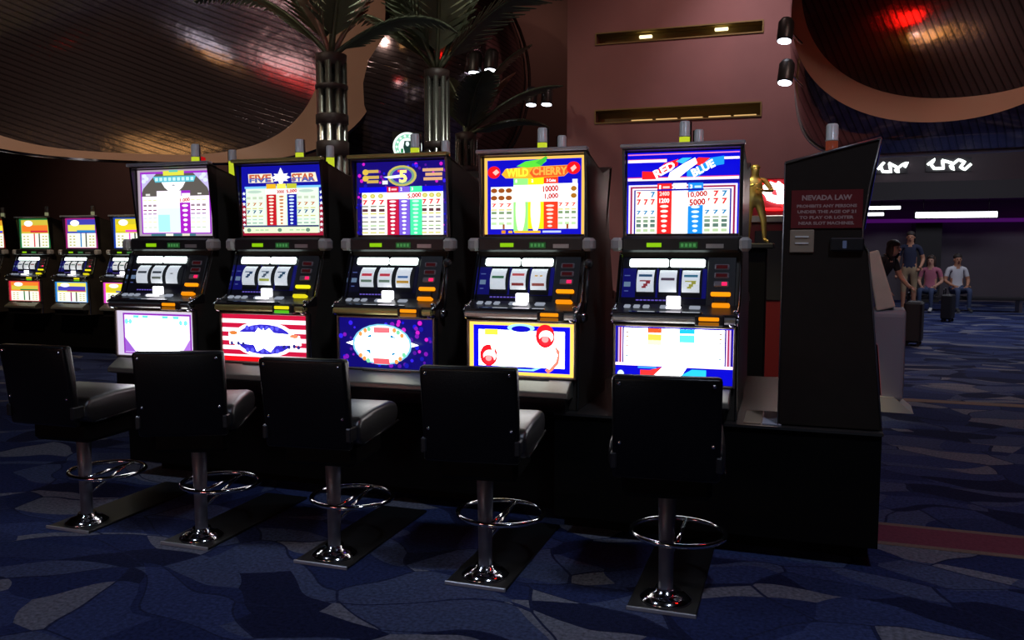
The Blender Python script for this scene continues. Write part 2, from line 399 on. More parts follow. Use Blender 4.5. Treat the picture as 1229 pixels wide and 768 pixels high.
def top_red(a):
    B = (8, 8, 205)
    a.r(0, 0, 100, 100, B).r(1, 2, 99, 3.4, (230, 120, 190)).r(1, 9, 36, 12.5, (250, 235, 250)).r(85, 8, 99, 11, (250, 235, 250))
    a.r(1, 8.3, 36, 9, (220, 60, 90)).r(1, 31.5, 99, 34.8, (255, 240, 250)).r(1, 30.4, 99, 31.5, (220, 60, 110)).r(0, 34.8, 100, 39, (10, 10, 150))
    a.poly([(14, 33), (14, 23), (26, 24), (34, 14), (46, 9), (46, 17), (36, 24), (26, 33)], (245, 30, 35))
    a.poly([(54, 31), (54, 23), (60, 22), (74, 9), (86, 7), (86, 17), (76, 19), (64, 31)], (30, 150, 255))
    a.poly([(56, 15), (64, 8), (74, 9), (66, 18)], (245, 40, 45)).poly([(44, 12), (50, 8), (58, 8), (50, 15)], (60, 190, 245))
    a.poly([(37, 33), (39, 25), (52, 14), (61, 8), (63, 15), (54, 24), (46, 33)], W1, 1.6)
    a.t('RED', 34, 21.5, 20, 10, W1, 1.6, 27).t('WHITE &', 49.5, 20.5, 17, 5, (225, 240, 255), 1.2, 33).t('BLUE', 68, 21, 21, 10, W1, 1.6, 26)
    for k, c in enumerate([(235, 225, 255), (150, 20, 70), (250, 230, 240), (10, 10, 150)]):
        d = 1.7*k; a.r(2+d, 40+d*1.2, 98-d, 100, c)
    a.r(8.4, 47, 91.6, 100, W2)
    a.r(28, 38.5, 41, 100, (235, 35, 35)).r(42, 38.5, 54, 100, (255, 255, 255), 1.5).r(55.5, 38.5, 68.5, 100, (25, 140, 255))
    a.t('1', 30.5, 43, 1.6, 5, W1).r(33, 42, 39, 44.5, (255, 200, 190)).t('2', 43.5, 43, 2, 5, (190, 200, 240)).t('3', 58, 43, 2.4, 5, W1).r(61, 42, 67, 44.5, (200, 235, 255))
    a.r(28, 45.4, 69, 47.6, (10, 10, 160)).t('2400', 34.5, 51, 9, 5.5, (255, 210, 200)).t('1200', 34.5, 59.5, 9, 6, W1)
    numbers(a, 28, 41, 63.5, 99.5, 6, (255, 235, 225)); numbers(a, 55.5, 68.5, 65, 99.5, 6, (225, 245, 255))
    RD, CY, DK = (225, 25, 45), (30, 130, 190), (90, 120, 110)
    rows = [(52, [RD, None, CY], 7), (61, RD, 7), (74, CY, 5), (80, (140, 160, 130), 1.5), (84.5, [(120, 150, 130), (130, 160, 130), DK], 2.5), (90, [DK, DK, DK], 3), (96, (180, 205, 160), 2.4)]
    sevens(a, 8.6, 27.5, rows, 3); sevens(a, 69, 91, [(r_[0], (CY if i == 0 else r_[1]), r_[2]) if i else (52, [None, RD, CY], 7) for i, r_ in enumerate(rows)], 3)
    a.poly([(55, 50), (55, 67), (73, 65), (73, 48)], W1, 1.5)
    a.t('10,000', 64, 53, 17, 8, (220, 25, 10), .9, 4).t('5000', 64, 62, 14, 8, (220, 25, 10), .9, 4)
def top_cherry(a):
    a.r(0, 0, 100, 100, (245, 190, 90)).r(3.5, 3.5, 96.5, 100, (10, 10, 190))
    a.r(7, 38, 30, 93, W2).r(62, 36, 93, 93, W2)
    a.r(30, 25, 44.5, 97, (150, 235, 130)).r(44.5, 25, 60, 93, (255, 235, 20)).r(60, 25, 74, 93, (240, 60, 30))
    for u in (37, 52): a.e(u, 68, 5, 30, (250, 255, 220), 1.4)
    a.r(30, 36, 60, 58, (248, 255, 235), 1.4).r(60, 35, 93, 58, W1, 1.4)
    a.poly([(18, 22), (22, 15), (40, 13), (84, 12), (87, 18), (80, 26), (50, 28), (22, 27)], (240, 175, 40))
    a.poly([(46, 21), (50, 14), (84, 12.5), (86, 18), (80, 25.5), (50, 27)], (235, 90, 35))
    a.poly([(33, 12), (42, 6), (60, 3), (63, 6), (56, 13), (44, 14)], (90, 220, 60)).poly([(52, 8), (62, 0), (64, 2), (58, 12)], (60, 190, 60))
    a.t('WILD', 34, 20, 22, 11, (255, 240, 60), 1.4).t('CHERRY', 66, 19, 34, 10.5, (250, 170, 70), 1.3)
    a.e(10.5, 19, 6.5, 8, (235, 20, 30)).poly([(9, 19), (13, 15), (16, 19), (12, 23)], (255, 190, 180)).e(89, 16, 6.5, 8, (235, 20, 30)).poly([(86, 16), (90, 12), (92, 16), (88, 21)], (255, 190, 180))
    a.t('3 Coins', 67.5, 31, 9, 4, W1).t('1', 33, 31, 1.8, 4, W1).t('2', 49, 31, 2, 4, W1).r(88, 30, 93, 35, (220, 225, 255))
    a.t('10000', 67, 41.5, 15, 8, (225, 20, 15), .9, 3).t('1,000', 68, 51.5, 13, 8, (225, 20, 15), .9, 3)
    BR, GR = (150, 75, 25), (120, 150, 110)
    for v in (43, 52.5):
        for k in range(3): a.e(10.7+7.5*k, v, 3.2, 3, BR)
    for v in (42, 51): a.e(89.5, v, 2.8, 3.2, (170, 110, 30))
    rows = [(62, (230, 60, 60), 4.6), (68, (215, 205, 120), 2), (72, GR, 2.3), (79, GR, 2), (86, (190, 225, 170), 2.4)]
    sevens(a, 7, 30, rows, 3); sevens(a, 74, 93, rows, 3)
    a.r(20, 87, 22, 93, BR).r(83, 87, 85, 93, BR)
    numbers(a, 60, 74, 61, 92, 6, (255, 215, 200)); numbers(a, 30, 44.5, 61, 96, 5, W1)
    a.r(19, 95, 23, 99, (220, 140, 30)).r(26, 95.5, 30, 98.5, (230, 170, 40)).r(32, 95.5, 58, 98.5, (235, 180, 40)).r(60, 95.5, 78, 98, (190, 200, 250))
def dots(a, u0, v0, u1, v1, n, seed, r=1.6):
    rnd = random.Random(seed)
    for i in range(n):
        c = rnd.choice([(50, 30, 220), (20, 20, 200), (120, 20, 170), (200, 30, 190), (80, 20, 150), (20, 20, 160)])
        q = r*rnd.uniform(.6, 1.3); a.e(rnd.uniform(u0, u1), rnd.uniform(v0, v1), q, q*1.35*a.w/a.h/1.35, c, n=8)
def top_five(a):
    a.r(0, 0, 100, 100, (18, 8, 110)); dots(a, 2, 2, 98, 40, 44, 3); dots(a, 1, 42, 7, 98, 14, 5, 1.2); dots(a, 97, 42, 99.5, 98, 8, 6, 1)
    for u, v, w_ in ((21, 13, 11), (21, 21, 12), (21, 27, 11)): a.r(u-w_/2-2, v-2, u+w_/2, v+2, (200, 165, 80))
    a.e(12, 14, 3.4, 4, (215, 180, 70)).e(12, 22.5, 3.4, 4, (215, 180, 70))
    for u, v, w_ in ((86, 13, 22), (87, 19, 18), (86, 25, 20)): a.r(u-w_/2, v-2, u+w_/2, v+2, (215, 165, 120))
    a.e(52.5, 20, 16, 14, (190, 180, 90)).e(52.5, 20, 13.6, 11.6, (110, 150, 130)).e(52.5, 20, 11, 9.5, (60, 30, 170))
    a.r(48, 12, 58, 15, (240, 80, 70)).poly([(32, 21), (50, 18.5), (56, 18), (56, 22), (40, 23.5)], (230, 240, 255), 1.4).r(31, 26, 37, 31, (235, 235, 255))
    a.t('5', 54, 21, 9, 17, (255, 235, 130), 1.5)
    a.r(5, 34.5, 97, 42, (8, 8, 220)).r(8, 42, 36, 100, W2).r(72, 42, 97, 100, W2)
    a.r(36, 34.5, 49, 100, (190, 20, 60)).r(49.5, 34.5, 61, 100, (120, 90, 215)).r(61.5, 34.5, 74.5, 100, (70, 235, 165))
    a.t('1', 39, 38, 1.5, 4.5, W1).r(41, 37, 47, 39.5, (255, 190, 190)).t('2', 52, 38, 2, 4.5, W1).t('3', 64, 38, 2, 4.5, W1).r(34, 42.5, 75, 51.5, W1, 1.5)
    numbers(a, 36, 49, 52, 100, 9, (255, 235, 240)); numbers(a, 49.5, 61, 52, 100, 9, (240, 240, 255)); numbers(a, 61.5, 74.5, 52, 100, 9, (200, 255, 225))
    a.r(59, 43, 75, 52, W1, 1.5).t('5,000', 67, 47.5, 15, 7.5, (225, 20, 15), .9, 5)
    Y, K, RD = (205, 200, 90), (110, 110, 100), (225, 20, 50)
    for u0 in (8, 75):
        for k in range(3): a.e(u0+4+(7.3 if u0 == 75 else 9)*k, 47, 2.8, 3, (195, 190, 80)).e(u0+4+(7.3 if u0 == 75 else 9)*k, 47, 1.5, 1.6, (225, 215, 130))
        sevens(a, u0, 36 if u0 == 8 else 97, [(55.5, RD, 6.5), (61, K, 2), (66.5, (90, 50, 60), 2.8), (71, Y, 2.2), (76, (120, 120, 170), 1.5), (82, K, 2.2), (87.5, (150, 190, 130), 2), (92, (100, 100, 120), 1.4), (97, Y, 2)], 3)
def top_star(a):
    a.r(0, 0, 100, 100, (150, 20, 50)).r(0, 0, 100, 42, (14, 14, 150)).poly([(0, 42), (0, 50), (6, 60), (6, 42)], (14, 14, 150)).poly([(100, 42), (94, 42), (94, 60), (100, 50)], (14, 14, 150))
    a.r(4, 29, 97, 32, (120, 190, 255))
    for i in range(8):
        for u in (3, 97.3): a.star(u, 39+7.6*i, 2.4, 3, (235, 245, 255))
    a.r(6, 32, 95, 96, (205, 235, 210)).r(7, 33, 30, 85, (225, 248, 222)).r(70, 33, 94, 85, (225, 248, 222))
    for u, c1 in ((24, (240, 225, 200)), (77, (240, 225, 200))):
        a.poly([(u-14.5, 11), (u+14.5, 11), (u+17, 24), (u-14, 24)], c1)
    a.t('FIVE', 24.5, 17.5, 27, 11, (190, 90, 60)).t('STAR', 77, 17.5, 28, 11, (190, 90, 60))
    a.t('FIVE', 24.5, 20.5, 27, 6, (70, 90, 170)).t('STAR', 77, 20.5, 28, 6, (70, 90, 170))
    a.star(50, 17, 12, 14, W1, 4, .42, 1.5).star(50, 17, 10, 11, W1, 6, .5, 1.5)
    a.r(32, 26, 44, 33, (230, 175, 30)).r(45, 26, 56, 33, (255, 235, 90)).r(57, 26, 69, 33, (185, 190, 50))
    a.r(31, 33, 69, 41, W1).r(32, 41, 44, 85.5, (190, 25, 35)).r(45.5, 41, 56, 85.5, (255, 250, 220)).r(57.5, 41, 69, 85.5, (16, 20, 150))
    numbers(a, 32, 44, 42, 85, 9, (255, 225, 210)); numbers(a, 45.5, 56, 42, 85, 9, (190, 120, 80)); numbers(a, 57.5, 69, 42, 85, 9, (200, 220, 255))
    a.t('3000', 50.5, 37.5, 9, 5, (190, 60, 40)).poly([(57, 35), (57, 41), (71, 39.5), (71, 33.5)], W1).t('5,000', 64, 37.2, 13, 6, (225, 30, 20), .9, 4)
    G = (130, 160, 150)
    for u0, u1 in ((7, 30), (70, 94)):
        a.e((u0+u1)/2, 37, 9, 2.2, (180, 205, 190))
        sevens(a, u0, u1, [(46, (190, 205, 180), 2.6), (55, (190, 90, 60), 4.4), (61, (205, 195, 130), 1.6), (66, (40, 70, 130), 4.8), (72, (200, 190, 120), 1.5), (77, (170, 205, 190), 1.6), (82, G, 1.8)], 3)
    a.r(5, 85.5, 97, 88, (60, 60, 110)).r(6, 88, 96, 96.5, (225, 245, 200))
    for u in (12, 50, 84): a.e(u, 92.3, 2.6, 2.8, (110, 140, 120))
    for u in (20, 26, 32, 62, 70, 76): a.r(u, 91.4, u+4.5, 93.2, (170, 200, 160))
def top_diamond(a):
    P = (150, 40, 190)
    a.r(0, 0, 100, 100, (165, 150, 165)).r(4, 3, 98, 97, P).r(6, 6, 96, 95, (90, 85, 80)).r(6, 40, 96, 95, (250, 238, 255), 1.4)
    a.poly([(6, 6), (26, 6), (8, 28), (6, 34)], (190, 180, 225)).poly([(96, 6), (76, 6), (94, 28), (96, 34)], (190, 180, 225))
    for u, v in ((10, 9), (13, 13), (9, 17), (90, 9), (87, 13), (92, 17)): a.e(u, v, 3, 3, (215, 225, 250))
    a.r(36, 2, 64, 9, (215, 215, 70)).r(44, 1, 56, 4, (90, 190, 170)).poly([(22, 10), (80, 10), (77, 19), (25, 19)], (85, 180, 200))
    for k in range(9): a.r(25+6*k, 12, 29+6*k, 17, (190, 235, 235))
    a.poly([(34, 19), (66, 19), (62, 27), (56, 33), (44, 33), (38, 27)], (250, 252, 255), 1.5).poly([(47, 25), (50, 22), (53, 25)], (160, 160, 170))
    a.r(27, 32, 60, 40, (248, 235, 255), 1.3).r(60, 32, 72, 40, P).r(61, 36, 72, 43, (250, 235, 255)).r(12, 36, 18, 39, (220, 220, 215)).r(82, 36, 87, 38, (220, 220, 215))
    a.r(28, 58, 58, 94, (205, 250, 255), 1.5).r(28, 68, 44, 94, (170, 240, 250))
    a.r(58, 50, 72, 95, (165, 30, 190)); numbers(a, 58, 72, 51, 94, 6, (255, 235, 255))
    a.r(58, 43, 73, 50, W1, 1.4).t('1,000', 65.5, 46.5, 13, 6.5, (225, 30, 20), .9, 5)
    for u0, u1 in ((8, 28), (73, 95)):
        sevens(a, u0, u1, [(46, (215, 225, 160), 2.2), (54, (150, 130, 140), 2.4), (61, (130, 40, 100), 2.2), (66.5, (140, 110, 150), 2), (73, (190, 210, 200), 2), (79, (225, 230, 170), 2), (87, (180, 210, 170), 2.2)], 3)
    a.r(20, 96.5, 80, 100, (60, 110, 120)).r(40, 96.5, 50, 100, (235, 240, 220)).r(62, 96.5, 72, 100, (220, 215, 190))
def belly_red(a):
    a.r(0, 0, 100, 100, (8, 8, 200), 1.3)
    for k, c in enumerate([(40, 20, 130), (225, 190, 235), (170, 20, 70), (240, 215, 245), (50, 20, 140)]):
        a.r(1+1.3*k, 2, 99-1.3*k, 68, c, 1.2)
    a.r(7.5, 3, 92.5, 66, W1, 6.3)
    a.r(28, 3, 40, 11, (245, 90, 40), 1.4).r(28, 13, 40, 24, (255, 190, 70), 1.7).r(28, 24, 40, 33, (255, 245, 170), 2)
    a.r(55, 3, 68, 11, (30, 190, 230), 1.4).r(55, 13, 68, 26, (90, 230, 240), 1.7).r(55, 26, 68, 38, (200, 250, 250), 2)
    for v, c in ((9, (120, 70, 50)), (17, (200, 170, 120)), (25, (170, 170, 170)), (34, (200, 160, 150)), (52, (150, 180, 190))): a.r(9, v, 11.5, v+3, c, 1.2).r(88, v, 90.5, v+3, c, 1.2)
    a.r(0, 66, 100, 71, (255, 225, 255), 1.8)
    a.poly([(22, 90), (22, 78), (30, 78), (40, 72), (40, 82), (30, 94)], (245, 50, 50), 1.4).poly([(30, 96), (42, 70), (62, 70), (58, 84), (50, 98)], W1, 4.5)
    a.poly([(58, 84), (66, 74), (78, 74), (78, 88), (66, 90), (56, 98)], (40, 190, 240), 1.5).e(5, 88, 3, 8, (215, 235, 245), 1.3).r(20, 72, 36, 75, (60, 160, 240))
def belly_cherry(a):
    a.r(0, 0, 100, 100, (255, 205, 90), 1.5).r(4, 6, 96, 94, (8, 8, 225), 1.3)
    a.r(9, 15, 91, 84, W1, 5.8).e(50, 10, 13, 8, (160, 235, 225), 1.4).e(50, 12, 9, 6, (10, 10, 200), 1.2)
    a.r(15, 14, 28, 25, (255, 240, 60), 2)
    a.poly([(30, 84), (70, 84), (62, 91), (38, 91)], (150, 230, 235), 1.5).poly([(34, 84), (66, 84), (60, 88), (40, 88)], (10, 10, 210), 1.2)
    for u, v, q in ((73, 24, 1.), (19, 64, .95)):
        a.e(u, v, 9*q, 22*q, (240, 25, 40), 1.3).e(u+1, v+1, 6.8*q, 12*q, (255, 225, 215), 2.2).e(u, v+9*q, 5.5*q, 9*q, (240, 40, 55), 1.3).e(u, v+6*q, 3.2*q, 6*q, (255, 150, 150), 1.6)
    a.poly([(82, 40), (87, 52), (86, 74), (80, 88), (76, 94), (73, 88), (80, 74), (84, 58)], (255, 130, 110), 1.4)
    a.poly([(82, 50), (85, 58), (83, 72), (77, 86), (75, 84), (81, 70)], W1, 4.5)
    a.t('Wild', 32, 44, 26, 34, (255, 252, 215), 2.2, 4).t('Cherry', 58, 58, 42, 40, (255, 250, 225), 2.2, 4)
def belly_five(a):
    a.r(0, 0, 100, 100, (14, 8, 110), 1.1); dots(a, 2, 4, 98, 96, 110, 12, 2.0)
    a.poly([(10, 50), (20, 44), (20, 56)], W1, 4.0).poly([(87, 50), (77, 44), (77, 56)], W1, 4.0).r(14, 48, 84, 52, W1, 4.0)
    a.e(48.5, 51, 31.5, 41, (120, 190, 225), 1.4).e(48.5, 51, 29.5, 38, (225, 250, 240), 2.2).e(48.5, 51, 24, 27, W1, 5.4)
    C, Rd, O, G = (30, 140, 200), (235, 60, 70), (245, 150, 80), (120, 215, 160)
    a.poly([(40, 17), (57, 17), (57, 28), (40, 28)], (245, 110, 120), 1.4).poly([(39, 79), (56, 79), (57, 90), (40, 90)], (245, 90, 100), 1.4)
    for u, v, c in ((31, 24, O), (35, 21, G), (62, 22, O), (66, 26, G), (26, 31, O), (70, 32, O), (30, 80, O), (34, 84, G), (64, 84, O), (68, 78, O), (26, 74, O), (72, 70, G)): a.e(u, v, 2, 4.5, c, 1.3)
    a.poly([(31, 38), (38, 30), (38, 37)], C, 1.2).poly([(65, 38), (58, 30), (58, 37)], C, 1.2).poly([(31, 62), (37, 62), (37, 72)], C, 1.2).poly([(65, 66), (60, 66), (59, 74)], C, 1.2)
    a.t('5', 48.5, 52, 12, 34, (255, 236, 236), 2.4)
def belly_star(a):
    a.r(0, 0, 100, 100, (200, 20, 60), 1.2)
    for k in range(5): a.r(0, 10+19*k, 100, 19+19*k, (255, 235, 245), 1.6)
    a.r(0, 90, 100, 100, (225, 15, 25), 1.3)
    a.e(50, 52, 38, 38, (255, 245, 255), 2.2).e(50, 52, 33, 32, (50, 40, 190), 1.3)
    for u in (30, 36, 42, 48, 54, 60, 66): a.e(u, 28, 2.2, 5, (90, 90, 235), 1.2); a.e(u, 76, 2.2, 5, (90, 90, 235), 1.2)
    a.poly([(8, 40), (20, 38), (40, 38), (44, 28), (50, 36), (57, 28), (62, 38), (82, 40), (92, 42), (94, 62), (80, 62), (64, 64), (58, 78), (50, 70), (42, 78), (38, 64), (20, 62), (9, 64)], W1, 5.8)
    a.t('FIVE', 23, 51, 26, 20, (255, 225, 205), 2.0).t('STAR', 79, 53, 26, 20, (255, 225, 205), 2.0).star(50, 52, 13, 24, W1, 5, .5, 3.2)
    a.e(14, 40, 5, 4, (225, 130, 60), 1.2).e(86, 43, 5, 4, (235, 140, 100), 1.2)
    for u, v in ((12, 62), (20, 62), (26, 63), (74, 66), (80, 66), (86, 64), (91, 66)): a.e(u, v, 1.8, 4, (40, 40, 130), 1.2)
def belly_diamond(a):
    a.r(0, 0, 100, 100, (200, 190, 215), 1.3).r(8, 5, 97, 96, (140, 40, 180), 1.2).r(10, 9, 95, 93, (225, 215, 240), 1.6)
    a.poly([(16, 12), (90, 12), (94, 50), (80, 90), (28, 90), (12, 50)], W1, 6.5)
    a.poly([(10, 60), (24, 92), (10, 92)], (150, 90, 200), 1.3).poly([(95, 60), (84, 92), (95, 92)], (170, 110, 215), 1.3)
    for u in (13, 18, 84, 90): a.e(u, 24, 2.5, 6, (120, 215, 215), 1.5)
    for u in (22, 34, 60, 74): a.r(u, 10, u+8, 16, (100, 210, 200), 1.5)
def far_art(pal):
    def f(a):
        a.r(0, 0, 100, 100, pal[0]).r(6, 4, 94, 96, pal[1]).r(8, 22, 92, 44, pal[2]).e(30, 16, 14, 10, W1).r(36, 40, 92, 47, pal[3]).r(6, 50, 94, 98, (235, 240, 225))
        for u in (46, 62): a.r(u, 50, u+4, 96, pal[3] if u < 50 else (60, 60, 50))
        for u in (12, 24, 74, 84):
            for v in (58, 68, 78, 88): a.r(u, v, u+6, v+4, (180, 170, 90))
    return f

GLASS_BLUE = glow((20, 20, 120), .35)
def reel_mesh(kind):
    """curved reel strip with printed symbols, lamp box light partly put in as glow"""
    mb = MB(); n = 14; r, half = .085, R(40)
    white = mat('reel_white_glow', (.85, .86, .82), .5)
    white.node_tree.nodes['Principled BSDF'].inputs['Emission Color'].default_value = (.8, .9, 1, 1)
    white.node_tree.nodes['Principled BSDF'].inputs['Emission Strength'].default_value = .55  # strip glows by itself, in place of light from the lamp box
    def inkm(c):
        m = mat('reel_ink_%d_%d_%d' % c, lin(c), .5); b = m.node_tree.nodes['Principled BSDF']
        b.inputs['Emission Color'].default_value = (*lin(c), 1); b.inputs['Emission Strength'].default_value = .35; return m  # printed symbols get the same stand-in glow, weaker
    mats = [white]
    def arc(x0, x1, t0, t1, off, mi, k):
        v = []
        for i in range(k+1):
            t = t0+(t1-t0)*i/k
            for x in (x0, x1): v.append((x, -(r+off)*math.cos(t)+r*.62, (r+off)*math.sin(t)))
        mb.add(v, [(2*i, 2*i+1, 2*i+3, 2*i+2) for i in range(k)], mi, True)
    arc(-.041, .041, -half, half, 0, 0, n)
    for (t0, t1, c, x0, x1) in kind:
        m = inkm(c)
        if m not in mats: mats.append(m)
        arc(x0, x1, R(t0), R(t1), .0012, mats.index(m), 4)
    return mb, mats
K7 = lambda c, a: [(a+9, a+13, c, -.026, .026), (a+2, a+9, c, .004, .024), (a-6, a+2, c, -.008, .012), (a-12, a-6, c, -.016, .004)]
BAR = lambda c, a: [(a-4, a+5, c, -.032, .032)]

def machine(X, Y, rz, label, top, belly, glowc, trim, reels, lever=False, group='slot machines in the lit row', full=True, accent=None, lampc=(190, 205, 40)):
    t = empty('slot_machine', (X, Y, .652), rz, label, 'slot machine', group)
    MB().prism(PROF, -.285, .285).build('cabinet', SIDE, t, bevel=.004)
    tr = SATIN if trim == 'chrome' else BRASSY
    for s_ in (-1, 1): MB().tube([(s_*.287, y, z) for y, z in ((-.196, -.03), (-.196, .402), (-.236, .412), (-.258, .447), (-.142, .494), (-.045, .735))], .0055, 8).build('edge_trim', CHROME, t)
    # top glass with its frame
    ang = math.atan2(.05, .43)
    g = Art(.538, .392); top(g)
    for x0 in (-.285, .272): MB().prism([(.02, .812), (-.004, .812), (-.052, 1.245), (.02, 1.232)], x0, x0+.013).build('hood_side', BLACK, t)
    tg = g.build('top_glass', t, (0, -.004, .827))
    for x0 in (-.272, .266): MB().box(x0, x0+.006, -.012, .012, .815, 1.222, c=.002).build('glass_stile', mat('frame_metal', (.30, .27, .25), .3, .9), t)
    MB().box(-.292, .292, -.02, .03, -.008, .010, c=.004).build('top_trim', tr, t, (0, -.052, 1.245))
    # display bar
    b = MB().box(-.28, .28, -.075, -.02, .738, .812, c=.01).build('display_bar', PLASTIC, t)
    for s in (-1, 1):
        MB().box(s*.302-.027, s*.302+.027, -.095, -.005, .742, .808, c=.014).build('bar_end', GREYP, b)
    MB().box(-.155, -.085, -.080, -.07, .762, .782).build('credit_display', glow((150, 215, 10), .85), b)
    MB().box(.0, .085, -.080, -.07, .756, .786).build('message_display', glow((35, 80, 40), .8), b)
    for k in range(4): MB().box(.008+.019*k, .02+.019*k, -.0815, -.079, .763, .779).build('digit', glow((70, 140, 75), .8), b)
    MB().box(.125, .205, -.080, -.07, .757, .777).build('name_plate', mat('plate_grey', (.5, .5, .5), .4, .6), b)
    # reel window
    ra = -math.atan2(.095, .253)
    rp = Art(.40, .245, back=BLACK, strength=.5)
    rc = accent or (16, 16, 120)
    rp.r(0, 0, 100, 100, (6, 6, 22), .5).r(0, 24, 100, 84, rc, .55).r(2, 52, 10, 62, (130, 160, 200), .5).r(2, 38, 9, 40, (100, 120, 200), .5).r(3, 70, 8, 72, (100, 120, 200), .5)
    for k in range(9): rp.r(18+4.6*k, 88, 21.5+4.6*k, 90.5, (120, 100, 220), .7)
    for k in (0, 1, 2): rp.r(16.5+27*k, 22, 41+27*k, 84, (4, 4, 14), .5)
    rw = rp.build('reel_window', t, (-.068, -.131, .484), (ra, 0, 0))
    for k in range(3):
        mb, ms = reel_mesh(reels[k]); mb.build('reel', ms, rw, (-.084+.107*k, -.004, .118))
    for k, (x0, x1) in enumerate(((-.17, .018), (.026, .19))):
        MB().box(x0, x1, -.016, .0, .192, .232, c=.006).build('lamp_box', glow((235, 255, 248), 4.), rw)
    for x in (-.208, ): MB().box(x-.012, x+.004, -.03, .005, 0, .25, c=.003).build('window_edge', CHROME, rw)
    # meter panel on the right
    mp = MB().box(-.065, .065, -.006, .01, 0, .245, c=.003).build('meter_panel', PLASTIC, t, (.2, -.133, .484), (ra, 0, 0))
    for k in range(3):
        zz = .195-.042*k
        MB().box(-.034, .034, -.010, -.004, zz-.014, zz+.014, c=.004).build('meter_bezel', mat('bezel_grey', (.22, .20, .22), .4), mp)
        MB().box(-.026 if k < 2 else .002, .026, -.012, -.008, zz-.008, zz+.008).build('meter_digits', glow((60, 8, 12) if k < 2 else (250, 30, 90), .7 if k < 2 else 1.5), mp)
    bl = glowc
    MB().box(-.045, .045, -.022, -.004, .05, .068, c=.004).build('bill_light', glow(bl, 1.3), mp)
    MB().box(-.03, .03, -.018, -.004, .02, .045, c=.003).build('bill_slot', PLASTIC, mp)
    MB().box(-.035, .045, -.045, -.012, -.012, .008, c=.004).build('bill_lip', glow(bl, 1.0), mp)
    # button deck
    dk = MB().prism([(-.252, .440), (-.252, .456), (-.138, .492), (-.12, .49), (-.12, .44)], -.288, .288).build('button_deck', DARKTRIM, t, bevel=.004)
    for x, wd in ((-.225, .030), (-.180, .030), (-.135, .030), (-.045, .05), (.09, .05)):
        MB().box(x-wd/2, x+wd/2, -.015, .012, 0, .010, c=.003).build('button', glow((205, 215, 235), .45), dk, (0, -.185, .479), (R(17), 0, 0))
    MB().box(.0-.032, .032, -.012, .012, 0, .046, c=.004).build('bet_button', glow((250, 250, 255), 2.6), dk, (-.012, -.155, .487))
    MB().box(-.034, .034, -.03, .004, 0, .012, c=.003).build('spin_button', glow((245, 240, 250), 1.8), dk, (-.005, -.195, .477))
    MB().box(-.21, .13, -.012, .0, 0, .006, c=.002).build('deck_strip', CHROME, dk, (0, -.238, .461), (R(17), 0, 0))
    for s in (-1, 1): MB().ball((s*.278, -.225, .47), .014, .014, .01).build('corner_stud', CHROME, dk)
    tb = MB().box(-.285, .285, -.262, -.2, .414, .445, c=.008).build('trim_bar', STEEL if trim == 'chrome' else BRASSY, t)
    ch = MB().box(.10, .23, -.275, -.2, .405, .455, c=.006).build('coin_head', PLASTIC, tb)
    MB().box(.118, .208, -.281, -.27, .430, .447, c=.003).build('coin_light', glow(bl, 1.1), ch)
    MB().box(.118, .208, -.281, -.27, .408, .424, c=.003).build('coin_light', glow(tuple(int(q*.62) for q in bl) if bl[0] > bl[1]*1.2 else (90, 200, 30), .9), ch)
    MB().lathe([(.014, 0), (.016, .01), (.008, .018)], 12).build('lock', CHROME, t, (.262, -.225, .415), (R(90), 0, 0))
    # belly glass
    g = Art(.545, .262, strength=1.3); belly(g)
    g.build('belly_glass', t, (-.003, -.202, .128))
    bf = MB()
    bf.box(-.287, -.274, -.215, -.19, .118, .402, c=.003); bf.box(.268, .281, -.215, -.19, .118, .402, c=.003)
    bf.box(-.274, .268, -.215, -.19, .390, .402, c=.003); bf.box(-.274, .268, -.215, -.19, .116, .127, c=.003)
    bf.build('belly_frame', mat('belly_frame_metal', (.34, .29, .24), .35, .85), t)
    # coin tray
    ct = MB()
    ct.prism([(-.19, .114), (-.225, .114), (-.305, .066), (-.310, .040), (-.27, .028), (-.19, .028)], -.262, .262)
    tr_ = ct.build('coin_tray', mat('tray_steel', (.20, .20, .165), .36, .5), t, bevel=.006)
    MB().box(-.13, .15, -.232, -.205, .112, .118, c=.002).build('tray_lip', CHROME, tr_)
    MB().box(-.24, .24, -.26, -.19, -.037, .05).build('tray_bracket', BLACK, t)
    lamp(t, (.0-.02, .22, 1.188), lampc)
    if lever:
        lv = MB().tube([(.30, -.14, .42), (.315, -.15, .50), (.318, -.13, .66)], [.009, .008, .007]).build('lever', DARKTRIM, t)
        MB().ball((.318, -.128, .68), .024, .024, .024).build('knob', PLASTIC, lv)
        MB().lathe([(.028, 0), (.028, .02), (.016, .035)], 14).build('lever_hub', CHROME, lv, (.283, -.14, .42), (0, R(90), 0))
    return t
def lamp(t, p, c, top=None):
    l = MB().lathe([(.034, -.02), (.034, .012), (.028, .014), (.028, .02)], 16).build('tower_lamp', CHROME, t, p)
    MB().lathe([(.027, .02), (.027, .125)], 16).build('lamp_lens', glow(c, 1.0), l)
    MB().lathe([(.029, .125), (.029, .131), (.027, .133), (.027, .196), (.022, .204)], 16).build('lamp_cap', top or mat('lamp_clear', (.80, .82, .76), .25), l)
    MB().box(.026, .034, -.005, .005, .0, .20).build('lamp_rod', CHROME, l)
    return l

